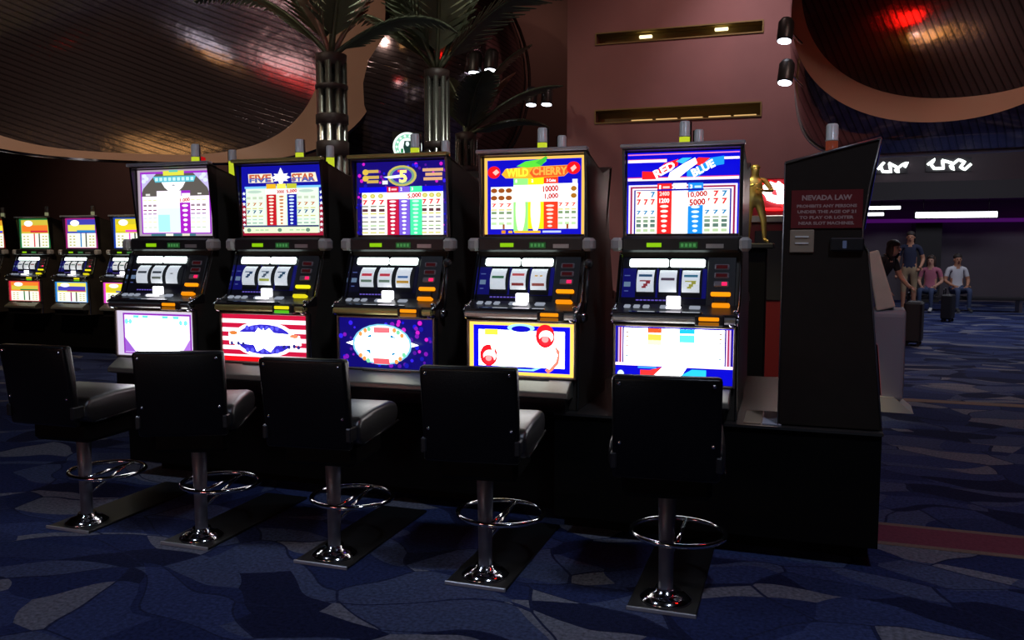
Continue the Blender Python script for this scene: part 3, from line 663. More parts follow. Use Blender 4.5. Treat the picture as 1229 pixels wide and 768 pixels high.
OR, YG = (255, 150, 10), (235, 220, 25)
C_ = lambda *a: sum(a, [])
m5 = machine(-.515, 4.1, 0, 'slot machine with RED WHITE & BLUE slanted title glass, largest and rightmost of the lit row', top_red, belly_red, OR, 'chrome',
    [C_(BAR((40, 90, 130), 14), K7((170, 60, 70), -15)), BAR((90, 70, 90), 2), C_(BAR((60, 130, 160), 14), K7((190, 190, 80), -15))])
m4 = machine(-1.262, 4.1, 0, 'slot machine with WILD CHERRY glass, green leaves and yellow-orange border', top_cherry, belly_cherry, OR, 'chrome',
    [BAR((70, 130, 90), 2), C_(BAR((220, 90, 90), 12), BAR((150, 60, 60), -22)), C_([(6, 11, (240, 190, 80), -.02, -.004), (6, 11, (240, 190, 80), .006, .02)], BAR((170, 90, 80), -22))], lever=True)
m3 = machine(-2.006, 4.1, 0, 'slot machine with a large 5 in a gold oval over dark blue dotted glass', top_five, belly_five, OR, 'brass',
    [C_([(0, 10, (230, 60, 80), -.03, .03)], BAR((120, 150, 130), -18)), C_([(0, 10, (230, 60, 80), -.03, .03)], BAR((120, 150, 130), -18)), C_([(-6, 2, (80, 130, 190), -.03, .03)], [(-24, -15, (220, 170, 60), -.035, .035)])], lever=True, accent=(10, 10, 40))
m2 = machine(-2.752, 4.1, 0, 'slot machine with FIVE STAR title, white starburst and starred red-blue borders', top_star, belly_star, YG, 'brass',
    [K7((50, 80, 120), 0), C_(K7((90, 110, 130), 2), BAR((190, 200, 90), -20)), K7((50, 90, 120), 0)])
m1 = machine(-3.494, 4.1, 0, 'slot machine with purple-bordered white diamond glass, leftmost of the main row', top_diamond, belly_diamond, OR, 'chrome',
    [C_(BAR((70, 80, 90), 4)), C_(BAR((70, 80, 90), 4), BAR((120, 130, 120), -18)), [(-2, 2, (120, 120, 120), -.01, .01)]], accent=(6, 6, 16))

# back-to-back machines whose tower lamps show over the row
def back_machine(X, label, lc, extra=False):
    t = empty('slot_machine', (X, 4.985, .652), math.pi, label, 'slot machine', 'machines backing onto the lit row')
    MB().prism(PROF, -.285, .285).build('cabinet', SIDE, t, bevel=.004)
    g = Art(.535, .385); far_art([(20, 20, 120), (40, 40, 160), (210, 190, 40), (190, 40, 160)])(g); g.build('top_glass', t, (0, -.016, .835), (math.atan2(.05, .43), 0, 0))
    g = Art(.545, .262); far_art([(20, 20, 120), (40, 40, 160), (210, 190, 40), (190, 40, 160)])(g); g.build('belly_glass', t, (0, -.202, .128))
    MB().box(-.28, .28, -.075, -.02, .738, .812, c=.01).build('display_bar', PLASTIC, t)
    MB().prism([(-.252, .440), (-.252, .456), (-.138, .492), (-.12, .49), (-.12, .44)], -.288, .288).build('button_deck', DARKTRIM, t)
    lamp(t, (0, .06, 1.225), lc)
    if extra:
        rb = MB().tube([(.245, .1, 1.19), (.245, .1, 1.30)], .012).build('beacon_stem', DARKTRIM, t)
        MB().box(.21, .28, .07, .13, 1.30, 1.385, c=.008).build('red_beacon', glow((190, 12, 18), .8), rb)
for X, nb, lc in ((-.53, 'the RED WHITE & BLUE', (120, 130, 110)), (-1.34, 'the WILD CHERRY', (120, 130, 110)), (-2.10, 'the large 5', (190, 90, 20)), (-2.93, 'the FIVE STAR', (190, 205, 40)), (-3.70, 'the purple diamond', (190, 205, 40))):
    back_machine(X, 'dark machine back to back with %s machine, only its lamp showing' % nb, lc, 'diamond' in nb)

# end machine seen from its side, carrying the red notice
en = empty('slot_machine', (.28, 4.165, .652), R(90), 'dark slot machine seen side-on at the row end, with red NEVADA LAW notice', 'slot machine')
EP = [(-.104, -.032), (-.025, .745), (0, .785), (0, .85), (-.02, 1.02), (-.058, 1.222), (.325, 1.13), (.325, -.032)]
MB().prism(EP, -.28, .28).build('cabinet', mat('end_laminate', (.021, .0145, .011), .6, spec=.2, noise=.2, nscale=20), en, bevel=.004)
edge = mat('edge_strip', (.30, .29, .28), .35, .8)
pts = [(-.283, y, z) for y, z in EP]
MB().tube([pts[6], pts[5]], .006, 6).build('edge_strip', edge, en)
MB().tube(pts[0:6], .004, 6).build('edge_strip', edge, en)
MB().tube([pts[6], pts[7]], .003, 6).build('edge_strip', edge, en)
g = Art(.29, .164, back=mat('sign_red', (.17, .016, .020), .4), strength=.3, depth=.006)
SIGN = mat('sign_letters', (.50, .33, .31), .5)
for (tx, v, wd, ht) in (('NEVADA LAW', 20, 70, 14), ('PROHIBITS ANY PERSONS', 42, 84, 8.5), ('UNDER THE AGE OF 21', 57, 82, 8.5), ('TO PLAY OR LOITER', 72, 76, 8.5), ('NEAR SLOT MACHINES.', 87, 78, 8.5)):
    g.t(tx, 50, v, wd, ht, SIGN)
# side plane is local -x (toward the camera): rotate the print to face there
g.build('notice', en, (-.2865, .149, .845), (0, 0, R(-90)))
kp = MB().box(-.008, .0, -.05, .05, 0, .10, c=.003).build('switch_plate', mat('beige_plate', (.36, .28, .20), .5), en, (-.281, .246, .738))
for zz in (.038, .066): MB().box(-.012, -.006, -.028, .028, zz, zz+.007).build('slot', mat('plate_light', (.85, .83, .78), .4), kp)
sb = MB().box(-.022, .0, -.068, .068, 0, .058, c=.006).build('side_box', PLASTIC, en, (-.281, .062, .745))
MB().box(-.026, -.02, -.008, .008, .012, .045, c=.002).build('small_light', glow((70, 80, 110), .5), sb, (0, .01, 0))
# its lit face looks away to the right
g = Art(.50, .36); far_art([(20, 20, 120), (40, 40, 160), (210, 60, 40), (190, 40, 160)])(g); g.build('top_glass', en, (0, -.010, .84), (math.atan2(.055, .38), 0, 0))
g = Art(.50, .22); far_art([(120, 20, 30), (160, 40, 60), (210, 190, 40), (190, 40, 160)])(g); g.build('belly_glass', en, (0, -.10, .12), (R(-5.6), 0, 0))
lamp(en, (.02, .125, 1.125), (95, 40, 25))

# two cards between the rightmost machine and the notice panel
tag(MB().box(-.195, -.118, 3.88, 4.18, .615, .621, c=.001).build('card', CARDT), 'tan card lying on the plinth beside the rightmost machine', 'card')
tag(MB().box(-.112, -.030, 3.88, 4.18, .615, .621, c=.001).build('card', CARDW), 'pale white card lying on the plinth against the notice panel', 'card')

# ------------------------------------------------------------------ stools
def make_stool():
    t = empty('casino_stool', (0, 0, 0), 0, 'x', 'stool', 'black stools along the row')
    MB().box(-.135, .135, -.125, .72, .0, .012, c=.003).build('floor_plate', mat('plate_black', (.010, .010, .011), .45, .2), t)
    MB().box(-.135, .135, -.131, -.122, .0, .016, c=.002).build('plate_edge', mat('bright_edge', (.62, .62, .64), .35, .7), t)
    MB().lathe([(.105, .012), (.103, .02), (.075, .036), (.045, .048), (.042, .06)], 28).build('base_dome', CHROME, t)
    MB().lathe([(.029, .05), (.031, .25), (.038, .50)], 20).build('post', POST, t)
    fr = MB()
    fr.tube([(.03+.190*math.cos(a), .115+.175*math.sin(a), .252) for a in [2*math.pi*i/36 for i in range(36)]], .0115, 8, closed=True)
    fo = fr.build('foot_ring', CHROME, t)
    MB().tube([(.045, -.058, .252), (.045, .288, .252)], .009).build('cross_bar', CHROME, fo)
    MB().tube([(0, .025, .15), (.045, .22, .248)], .008).build('ring_brace', CHROME, fo)
    up = MB().box(-.17, .17, -.15, .17, .46, .565, c=.02).build('swivel_housing', mat('housing_black', (.003, .003, .003), .6, spec=.1), t)
    # cushion: rounded slab
    s = MB(); n = 22
    for i in range(9):
        pass
    prof = [(-.20, .60), (-.20, .66), (-.17, .69), (.0, .702), (.18, .70), (.255, .682), (.285, .645), (.272, .60), (.22, .572), (-.15, .565)]
    s.prism(prof, -.215, .215)
    se = s.build('seat', mat('seat_vinyl_lit', (.014, .014, .014), .36, spec=.9, bump=.08, nscale=160), t, bevel=.028); se.modifiers['bevel'].segments = 4  # lighter, glossier copy of the back's vinyl, painting in the light on seat tops
    for p in se.data.polygons: p.use_smooth = True
    pp = [(-.218, y, z) for y, z in prof[4:9]]
    MB().tube([(.216, .27, .590), (.216, -.15, .572)], .005, 6).build('piping', VINYL, se)
    bk = MB()
    bp = [(-.205, .56), (-.245, .56), (-.275, .80), (-.30, .952), (-.245, .955), (-.222, .80)]
    bk.prism(bp, -.196, .196)
    b = bk.build('backrest', VINYL, t, bevel=.016); b.modifiers['bevel'].segments = 3
    for p in b.data.polygons: p.use_smooth = True
    for s_ in (-1, 1):
        for z, yy in ((.70, -.265), (.925, -.299)): MB().ball((s_*.168, yy, z), .007, .005, .007).build('bolt', CHROME, b)
        MB().box(s_*.19-.012, s_*.19+.012, -.262, -.16, .60, .66, c=.005).build('hinge', DARKTRIM, b)
    return t
proto = make_stool()
seats = ('seat', 'backrest', 'swivel_housing')
for i, (x, yaw, lab) in enumerate(((-.447, 6, 'black vinyl stool with back square to the camera, before the RED WHITE & BLUE machine'),
                                   (-1.218, 7, 'black vinyl stool in front of the WILD CHERRY machine, covering its glass corner'),
                                   (-1.955, 6, 'black vinyl stool with shiny seat side showing, before the machine with the large 5'),
                                   (-2.69, 24, 'black vinyl stool turned away to the left, before the FIVE STAR machine'),
                                   (-3.40, 2, 'leftmost black vinyl stool, before the purple diamond machine'))):
    o = proto if i == 0 else copy_tree(proto)
    o.location = (x, 3.26, 0); o['label'] = lab
    for ch in o.children:
        if ch.name.split('.')[0] in seats: ch.rotation_euler.z = R(yaw)

# ------------------------------------------------------------------ far machines at the left
fm = None
FAR = [((20, 60, 160), (205, 190, 40), (230, 205, 30), (215, 60, 190)), ((150, 30, 110), (60, 60, 170), (225, 215, 90), (40, 120, 190)), ((20, 110, 60), (200, 180, 60), (230, 120, 40), (200, 40, 60)), ((110, 20, 20), (210, 150, 40), (240, 220, 60), (60, 60, 200)), ((30, 30, 120), (180, 60, 160), (230, 230, 230), (220, 60, 60))]
FLAB = ['far slot machine with yellow and blue glass glimpsed left of the purple diamond machine', 'far slot machine with purple glass, second from the right in the distant bank', 'far slot machine with green and orange glass in the distant bank', 'far slot machine with red and gold glass in the distant bank', 'far slot machine with blue and pink glass, leftmost of the distant bank']
for i in range(5):
    t = machine(-8.08-.80*i, 8.64, 0, FLAB[i], far_art(FAR[i]), far_art(FAR[i][::-1]), YG, 'chrome', [BAR((60, 80, 110), 2), BAR((60, 110, 90), 2), BAR((150, 60, 60), 2)], group='distant bank of slot machines', lampc=(120, 120, 90)); t.location.z = .562
fp = empty('machine_plinth', (0, 0, 0), 0, 'black plinth under the distant bank of machines at the far left', 'plinth')
MB().box(-11.65, -7.7, 8.60, 9.2, .08, .518).build('cabinet', BASE, fp); MB().box(-11.6, -7.75, 8.66, 9.15, 0, .08).build('toe_kick', BASE, fp); MB().box(-11.66, -7.69, 8.59, 9.21, .518, .525).build('top_sheet', BLACK, fp)

# ------------------------------------------------------------------ hanging mosaic saucers
def supe(a, b, n, t):
    c, s = math.cos(t), math.sin(t)
    return a*math.copysign(abs(c)**(2/n), c), b*math.copysign(abs(s)**(2/n), s)
def loft(rings, mats_seg, K, N=96, tilt=0.):
    """rings: (cx, cz, a, b, n, y); consecutive rings are joined in K steps, smooth"""
    mb = MB(); v = []; rows = 0
    for si in range(len(rings)-1):
        A, B = rings[si], rings[si+1]
        for k in range(K+(1 if si == len(rings)-2 else 0)):
            f = k/K; rows += 1
            for j in range(N):
                t = 2*math.pi*j/N
                n = A[4]+(B[4]-A[4])*f; a = A[2]+(B[2]-A[2])*f; b = A[3]+(B[3]-A[3])*f
                x, z = supe(a, b, n, t); x += A[0]+(B[0]-A[0])*f; z += A[1]+(B[1]-A[1])*f
                v.append((x, A[5]+(B[5]-A[5])*f - tilt*z, z))
    mb.add(v, [(k*N+j, k*N+(j+1) % N, (k+1)*N+(j+1) % N, (k+1)*N+j) for k in range(rows-1) for j in range(N)], 0, True)
    return mb
def dish(cx, cz, a, b, n, y, deep, steps=14):
    out = []
    for i in range(steps+1):
        f = max(.02, i/steps); out.append((cx, cz, a*f, b*f, n, y+deep*(1-f*f)))
    return out
def face(loc): return math.atan2(-(0-loc[0]), (0-loc[1])*-1) if False else math.atan2(-loc[0], loc[1])
lsl = (-7.694, 8.298, 4.558)
ls = empty('ceiling_saucer', lsl, face(lsl), 'huge dark mosaic dish with tan rim hanging at upper left', 'ceiling sculpture')
d = dish(0, 0, 2.42, 1.96, 3, 0, .55)
loft(d, [0], 2, tilt=.28).build('mosaic_dish', TILE, ls)
loft([(0, 0, 2.42, 1.96, 3, 0), (.13, -.30, 3.05, 1.76, 3, -.12)], [0], 6, tilt=.28).build('tan_rim', TAN, ls)
loft([(.13, -.30, 3.05, 1.76, 3, -.12), (.13, -.30, 3.09, 1.79, 3, -.08), (.13, -.25, 3.0, 1.76, 3, .5), (.0, .0, 2.2, 1.8, 2, 1.2), (0, 0, .02, .02, 2, 1.35)], [0]*4, 4, tilt=.28).build('outer_shell', TILE, ls)
MB().tube([(0, .6, 1.6), (0, .6, 2.6)], .05).build('suspension_rod', DARKTRIM, ls)
rsl = (1.627, 10.275, 3.482)
rs = empty('ceiling_saucer', rsl, face(rsl), 'dark ribbed mosaic dish with tan band hanging at upper right', 'ceiling sculpture')
d = dish(.045, .918, 1.68, 1.35, 2.2, .1, .5)
loft(d, [0], 2, tilt=.2).build('mosaic_dish', TILEV, rs)
loft([(.045, .918, 1.68, 1.35, 2.2, .1), (-.126, .55, 1.58, 1.27, 2.1, -.15)], [0], 6, tilt=.2).build('tan_rim', TAN, rs)
sil = (0, 1.0, 1.80, 1.97, 6.0, .75)
loft([(-.126, .55, 1.58, 1.27, 2.1, -.15), (-.06, .74, 1.72, 1.58, 3.4, .15), sil, (0, 1.0, 1.6, 1.75, 5, 1.15), (0, 1, .02, .02, 3, 1.2)], [0]*4, 6, tilt=.1).build('outer_shell', TILEV, rs)
rim = []
for j in range(80):
    x, z = supe(1.80, 1.97, 6.0, 2*math.pi*j/80); rim.append((x, .72-.1*(z+1), z+1.0))
MB().tube(rim, .022, 8, closed=True).build('chrome_rim', mat('satin_rim', (.75, .75, .78), .35, .8), rs)
gsl = (-5.645, 12.108, 3.945)
gs = empty('ceiling_saucer', gsl, face(gsl), 'dark mosaic globe behind the metal palms', 'ceiling sculpture')
gp = [(1.72*math.sin(math.pi*i/20)+.001, -1.9*math.cos(math.pi*i/20)) for i in range(21)]
MB().lathe(gp, 48).build('globe', TILE, gs)
MB().tube([(1.73*math.cos(2*math.pi*j/60), -.35, 1.86*math.sin(2*math.pi*j/60)) for j in range(60)], .025, 6, closed=True).build('globe_rim', DARKTRIM, gs)
MB().tube([(0, 0, 1.85), (0, 0, 3.25)], .05).build('suspension_rod', DARKTRIM, gs)

# assumed neon signs, added behind and above the viewpoint for reflections in the mosaic
def assumed_sign(loc, rz, w_, h, tubes, label):
    t = empty('assumed_neon_sign', loc, rz, label, 'assumed neon sign', 'neon signs added out of view')
    MB().box(-w_/2-.05, w_/2+.05, .03, .09, -h/2-.05, h/2+.05, c=.01).build('back_board', PLASTIC, t)
    for i, (c, st, f0, f1) in enumerate(tubes):
        n = 6
        for k in range(n):
            z = -h/2+h*(f0+(f1-f0)*(k+.5)/n); q = .5-.12*((k*7+i*3) % 3)
            MB().tube([(-w_*q, 0, z), (-w_*.05*((k+i) % 3), -.01, z+h*.03), (w_*q, 0, z)], h*.028, 6).build('neon_tube', glow(c, st), t)
    for x in (-w_*.4, w_*.4): MB().tube([(x, .06, h/2), (x, .06, 7.2-loc[2])], .008, 6).build('cable', DARKTRIM, t)
    return t
assumed_sign((-1.85, -1.5, 1.30), R(206), 1.1, 1.1, [((225, 240, 255), 6, 0, .5), ((255, 190, 80), 4, .55, 1)], 'assumed white and gold neon sign behind the viewpoint')
assumed_sign((-4.1, -1.5, 1.50), R(191), 1.3, 1.0, [((255, 30, 25), 6, .25, 1), ((255, 235, 225), 8, 0, .25)], 'assumed red and white neon sign behind the viewpoint')
assumed_sign((3.0, 3.7, 5.9), R(196), 1.0, .8, [((255, 25, 15), 36, 0, 1)], 'assumed red neon sign high above the right of the hall')
assumed_sign((1.9, 6.2, 6.2), R(180), .8, .6, [((255, 190, 80), 7, 0, 1)], 'assumed gold neon sign high in front of the right-hand saucer')
assumed_sign((-3.9, 4.6, 6.1), R(219), 1.3, .5, [((255, 205, 120), 6, 0, 1)], 'assumed warm gold neon sign high above the row')

# spotlights
def spotlight(p, target, label, power=0, sz=1., root=None):
    d = (Vector(target)-Vector(p)).normalized()
    o = empty('spotlight', p, 0, label, 'spotlight', 'spotlights on the saucers')
    o.rotation_euler = d.to_track_quat('-Z', 'Y').to_euler()
    MB().lathe([(.075*sz, 0), (.08*sz, .02), (.08*sz, .20*sz), (.055*sz, .24*sz)], 20).build('housing', PLASTIC, o)
    MB().lathe([(.068*sz, -.006), (.068*sz, .004)], 20).build('lens', glow((235, 240, 255), 7), o)
    mw = o.rotation_euler.to_matrix()
    if root: 
        q = mw.transposed() @ (Vector(root)-Vector(p))
        MB().tube([(0, 0, .14*sz), q], .014*sz).build('bracket', CHROME, o)
    return o
spotlight((-.150, 9.30, 3.535), (-.25, 9.0, 2.2), 'upper white spotlight left of the right-hand saucer', root=(.02, 9.75, 3.60))
spotlight((-.135, 9.27, 3.105), (-.25, 8.97, 1.9), 'lower white spotlight left of the right-hand saucer', root=(.04, 9.75, 3.15))
spotlight((-4.03, 11.05, 3.83), (-4.1, 10.7, 1.5), 'right spotlight of the pair shining over the middle palm', sz=1.2, root=(-4.03, 11.3, 4.05))
spotlight((-4.25, 11.0, 3.80), (-4.3, 10.7, 1.5), 'left spotlight of the pair shining over the middle palm', sz=1.2, root=(-4.25, 11.3, 4.05))
spotlight((-3.28, 11.24, 3.36), (-3.3, 10.9, 1.2), 'right spotlight of the pair above the WILD CHERRY machine', sz=1., root=(-3.28, 11.6, 3.6))
spotlight((-3.49, 11.2, 3.36), (-3.5, 10.9, 1.2), 'left spotlight of the pair above the WILD CHERRY machine', sz=1., root=(-3.49, 11.6, 3.6))

# ------------------------------------------------------------------ metal palms
def frond(parent, base, az, el, ln, droop, leaf, m, nleaf=26, wid=.026, one=False):
    P = []
    for i in range(17):
        f = i/16; a = el-droop*f*f
        if i == 0: p = Vector(base)
        else: p = P[-1]+Vector((math.cos(az)*math.cos(a), math.sin(az)*math.cos(a), math.sin(a)))*(ln/16)
        P.append(p)
    o = MB().tube(P, [wid*(1-.75*i/16) for i in range(17)], 7).build('frond', m, parent)
    mb = MB(); side = Vector((-math.sin(az), math.cos(az), 0))
    for k in range(nleaf):
        f = .12+.86*k/(nleaf-1); i = min(15, int(f*16)); p = P[i].lerp(P[i+1], f*16-i); t = (P[i+1]-P[i]).normalized()
        l = leaf*math.sin(math.pi*min(1, .18+.82*f))**.6*(1 if f < .8 else .8)
        for s in (-1, 1):
            dn = (side*s*.75+t*.75+Vector((0, 0, -.25))).normalized(); w_ = t*.040
            q = p+dn*l; up = Vector((0, 0, .006))
            mb.add([p-w_, p+w_, q+t*.004, q-t*.004, p-w_+up, p+w_+up, q+t*.004+up, q-t*.004+up],
                   [(0, 1, 2, 3), (7, 6, 5, 4), (0, 4, 5, 1), (1, 5, 6, 2), (2, 6, 7, 3), (3, 7, 4, 0)])
    mb.build('leaflets', m, o)
def palm(loc, ztop, rad, label, fronds, bands):
    t = empty('metal_palm', (loc[0], loc[1], 0), 0, label, 'palm sculpture', 'metal palms behind the row')
    for k in range(8):
        a = 2*math.pi*k/8+.3
        MB().tube([(rad*.8*math.cos(a), rad*.8*math.sin(a), 0), (rad*.8*math.cos(a), rad*.8*math.sin(a), ztop)], rad*.24, 10).build('trunk_pipe', PIPE, t)
    MB().tube([(0, 0, 0), (0, 0, ztop-.1)], rad*.5, 10).build('trunk_core', BAND, t)
    for (z0, z1) in bands:
        MB().lathe([(rad*.95, z0), (rad*1.08, z0+.01), (rad*1.08, z1-.01), (rad*.95, z1)], 24).build('trunk_band', BAND, t)
    MB().lathe([(rad*.9, ztop-.03), (rad*1.0, ztop), (rad*1.04, ztop+.07), (rad*.5, ztop+.09)], 16).build('crown_cup', BAND, t)
    for f in fronds: frond(t, (0, 0, ztop+.05), *f)
    return t
palm((-3.97, 6.72), 3.05, .135, 'metal palm with the thick banded pipe trunk behind the FIVE STAR machine',
     [(R(165), R(66), 1.9, R(60), .42, PALM), (R(35), R(62), 2.0, R(50), .42, PALMP), (R(18), R(38), 1.25, R(75), .30, PALM), (R(110), R(75), 2.2, R(40), .45, PALM), (R(230), R(70), 1.6, R(60), .40, PALMP), (R(-40), R(70), 1.8, R(65), .4, PALM), (R(190), R(48), 1.5, R(70), .35, PALM)],
     [(1.2, 1.3), (1.7, 1.85), (2.22, 2.36), (2.50, 2.60), (2.81, 2.86)])
palm((-3.48, 7.95), 3.12, .125, 'tall metal palm with broad upright fronds behind the machine with the large 5',
     [(R(150), R(68), 2.2, R(45), .5, PALM), (R(30), R(66), 2.3, R(48), .5, PALM), (R(90), R(82), 2.3, R(25), .5, PALM), (R(0), R(48), 1.9, R(75), .45, PALM), (R(180), R(50), 1.7, R(80), .42, PALM), (R(-60), R(72), 2.0, R(55), .5, PALM), (R(230), R(65), 2.0, R(55), .45, PALM)],
     [(1.2, 1.3), (1.9, 2.0), (2.40, 2.48)])
palm((-3.57, 8.97), 2.62, .12, 'smallest metal palm, low fronds spreading behind the WILD CHERRY machine',
     [(R(20), R(72), 1.3, R(50), .34, PALM), (R(10), R(42), 1.25, R(45), .26, PALM), (R(5), R(22), 1.0, R(50), .24, PALM), (R(150), R(76), 1.0, R(55), .3, PALM), (R(60), R(58), 1.1, R(30), .16, PALMP), (R(-50), R(60), 1.0, R(60), .3, PALM)],
     [(1.2, 1.3), (2.25, 2.33)])

# round lit sign on a post
sp = empty('round_sign', (-4.62, 9.62, 0), math.atan2(4.62, 9.62), 'round white backlit sign with green ring, half hidden by the middle palm', 'sign')
MB().lathe([(.185, 0), (.19, .01), (.19, .05), (.185, .06)], 36).build('sign_box', PLASTIC, sp, (0, .03, 2.65), (R(90), 0, 0))
g = Art(.37, .37, back=PLASTIC, strength=1.2, depth=.004)
g.e(50, 50, 49, 49, (235, 250, 245), 1.3, 32).e(50, 50, 42, 42, (150, 225, 190), 1.0, 32).e(50, 50, 30, 30, (235, 250, 245), 1.3, 28)
for k in range(14):
    a_ = 2*math.pi*k/14; g.e(50+36*math.cos(a_), 50+36*math.sin(a_), 4, 4, (240, 255, 250), 1.3, None or 8)
g.poly([(40, 30), (60, 30), (64, 50), (58, 74), (42, 74), (36, 50)], (40, 80, 70), .6).e(50, 40, 6, 8, (225, 245, 240), 1.2).r(28, 56, 36, 70, (30, 150, 80), .8).r(64, 56, 72, 70, (30, 150, 80), .8)
g.build('sign_face', sp, (0, -.035, 2.465))
MB().tube([(0, .02, 0), (0, .02, 2.48)], .03).build('post', DARKTRIM, sp)

# ------------------------------------------------------------------ red neon machine and gold figure behind the right end
rm = empty('slot_machine', (-.12, 7.55, 0), 0, 'dark red slot machine with glowing red and white neon topper behind the notice panel', 'slot machine')
MB().box(-.26, .36, 0, .6, 0, 1.62).build('cabinet', REDP, rm, bevel=.01)
MB().box(-.20, .30, -.012, 0, .95, 1.55, c=.004).build('dark_glass', PLASTIC, rm)
MB().box(-.28, .38, -.03, .6, 1.62, 1.68, c=.006).build('shelf', STEEL, rm)
tp = MB().box(-.24, .34, .05, .12, 1.68, 2.0, c=.01).build('topper', mat('topper_red', (.30, .01, .02), .4), rm)
def squiggle(name, parent, u0, u1, z, y, h, mat_, seed, r=.012, n=26):
    rnd = random.Random(seed); P = []
    for i in range(n):
        f = i/(n-1); P.append((u0+(u1-u0)*f+.35*h*math.sin(i*1.9), y, z+h*.5*math.sin(i*1.35+rnd.uniform(-.5, .5))))
    Q = []
    for i in range(n-1):
        for k in range(3): Q.append(Vector(P[i]).lerp(Vector(P[i+1]), k/3))
    return MB().tube(Q, r, 6).build(name, mat_, parent)
squiggle('neon_script', rm, -.13, .22, 1.88, .02, .17, glow((255, 240, 235), 7), 4, .034, 15)
squiggle('neon_script', rm, -.20, .30, 1.86, .043, .26, glow((255, 25, 30), 3), 9, .014, 15)
for zz in (1.0, 1.12, 1.24): MB().ball((-.17, -.02, zz), .02, .012, .02).build('lamp', glow((255, 110, 20), 1.5), rm)

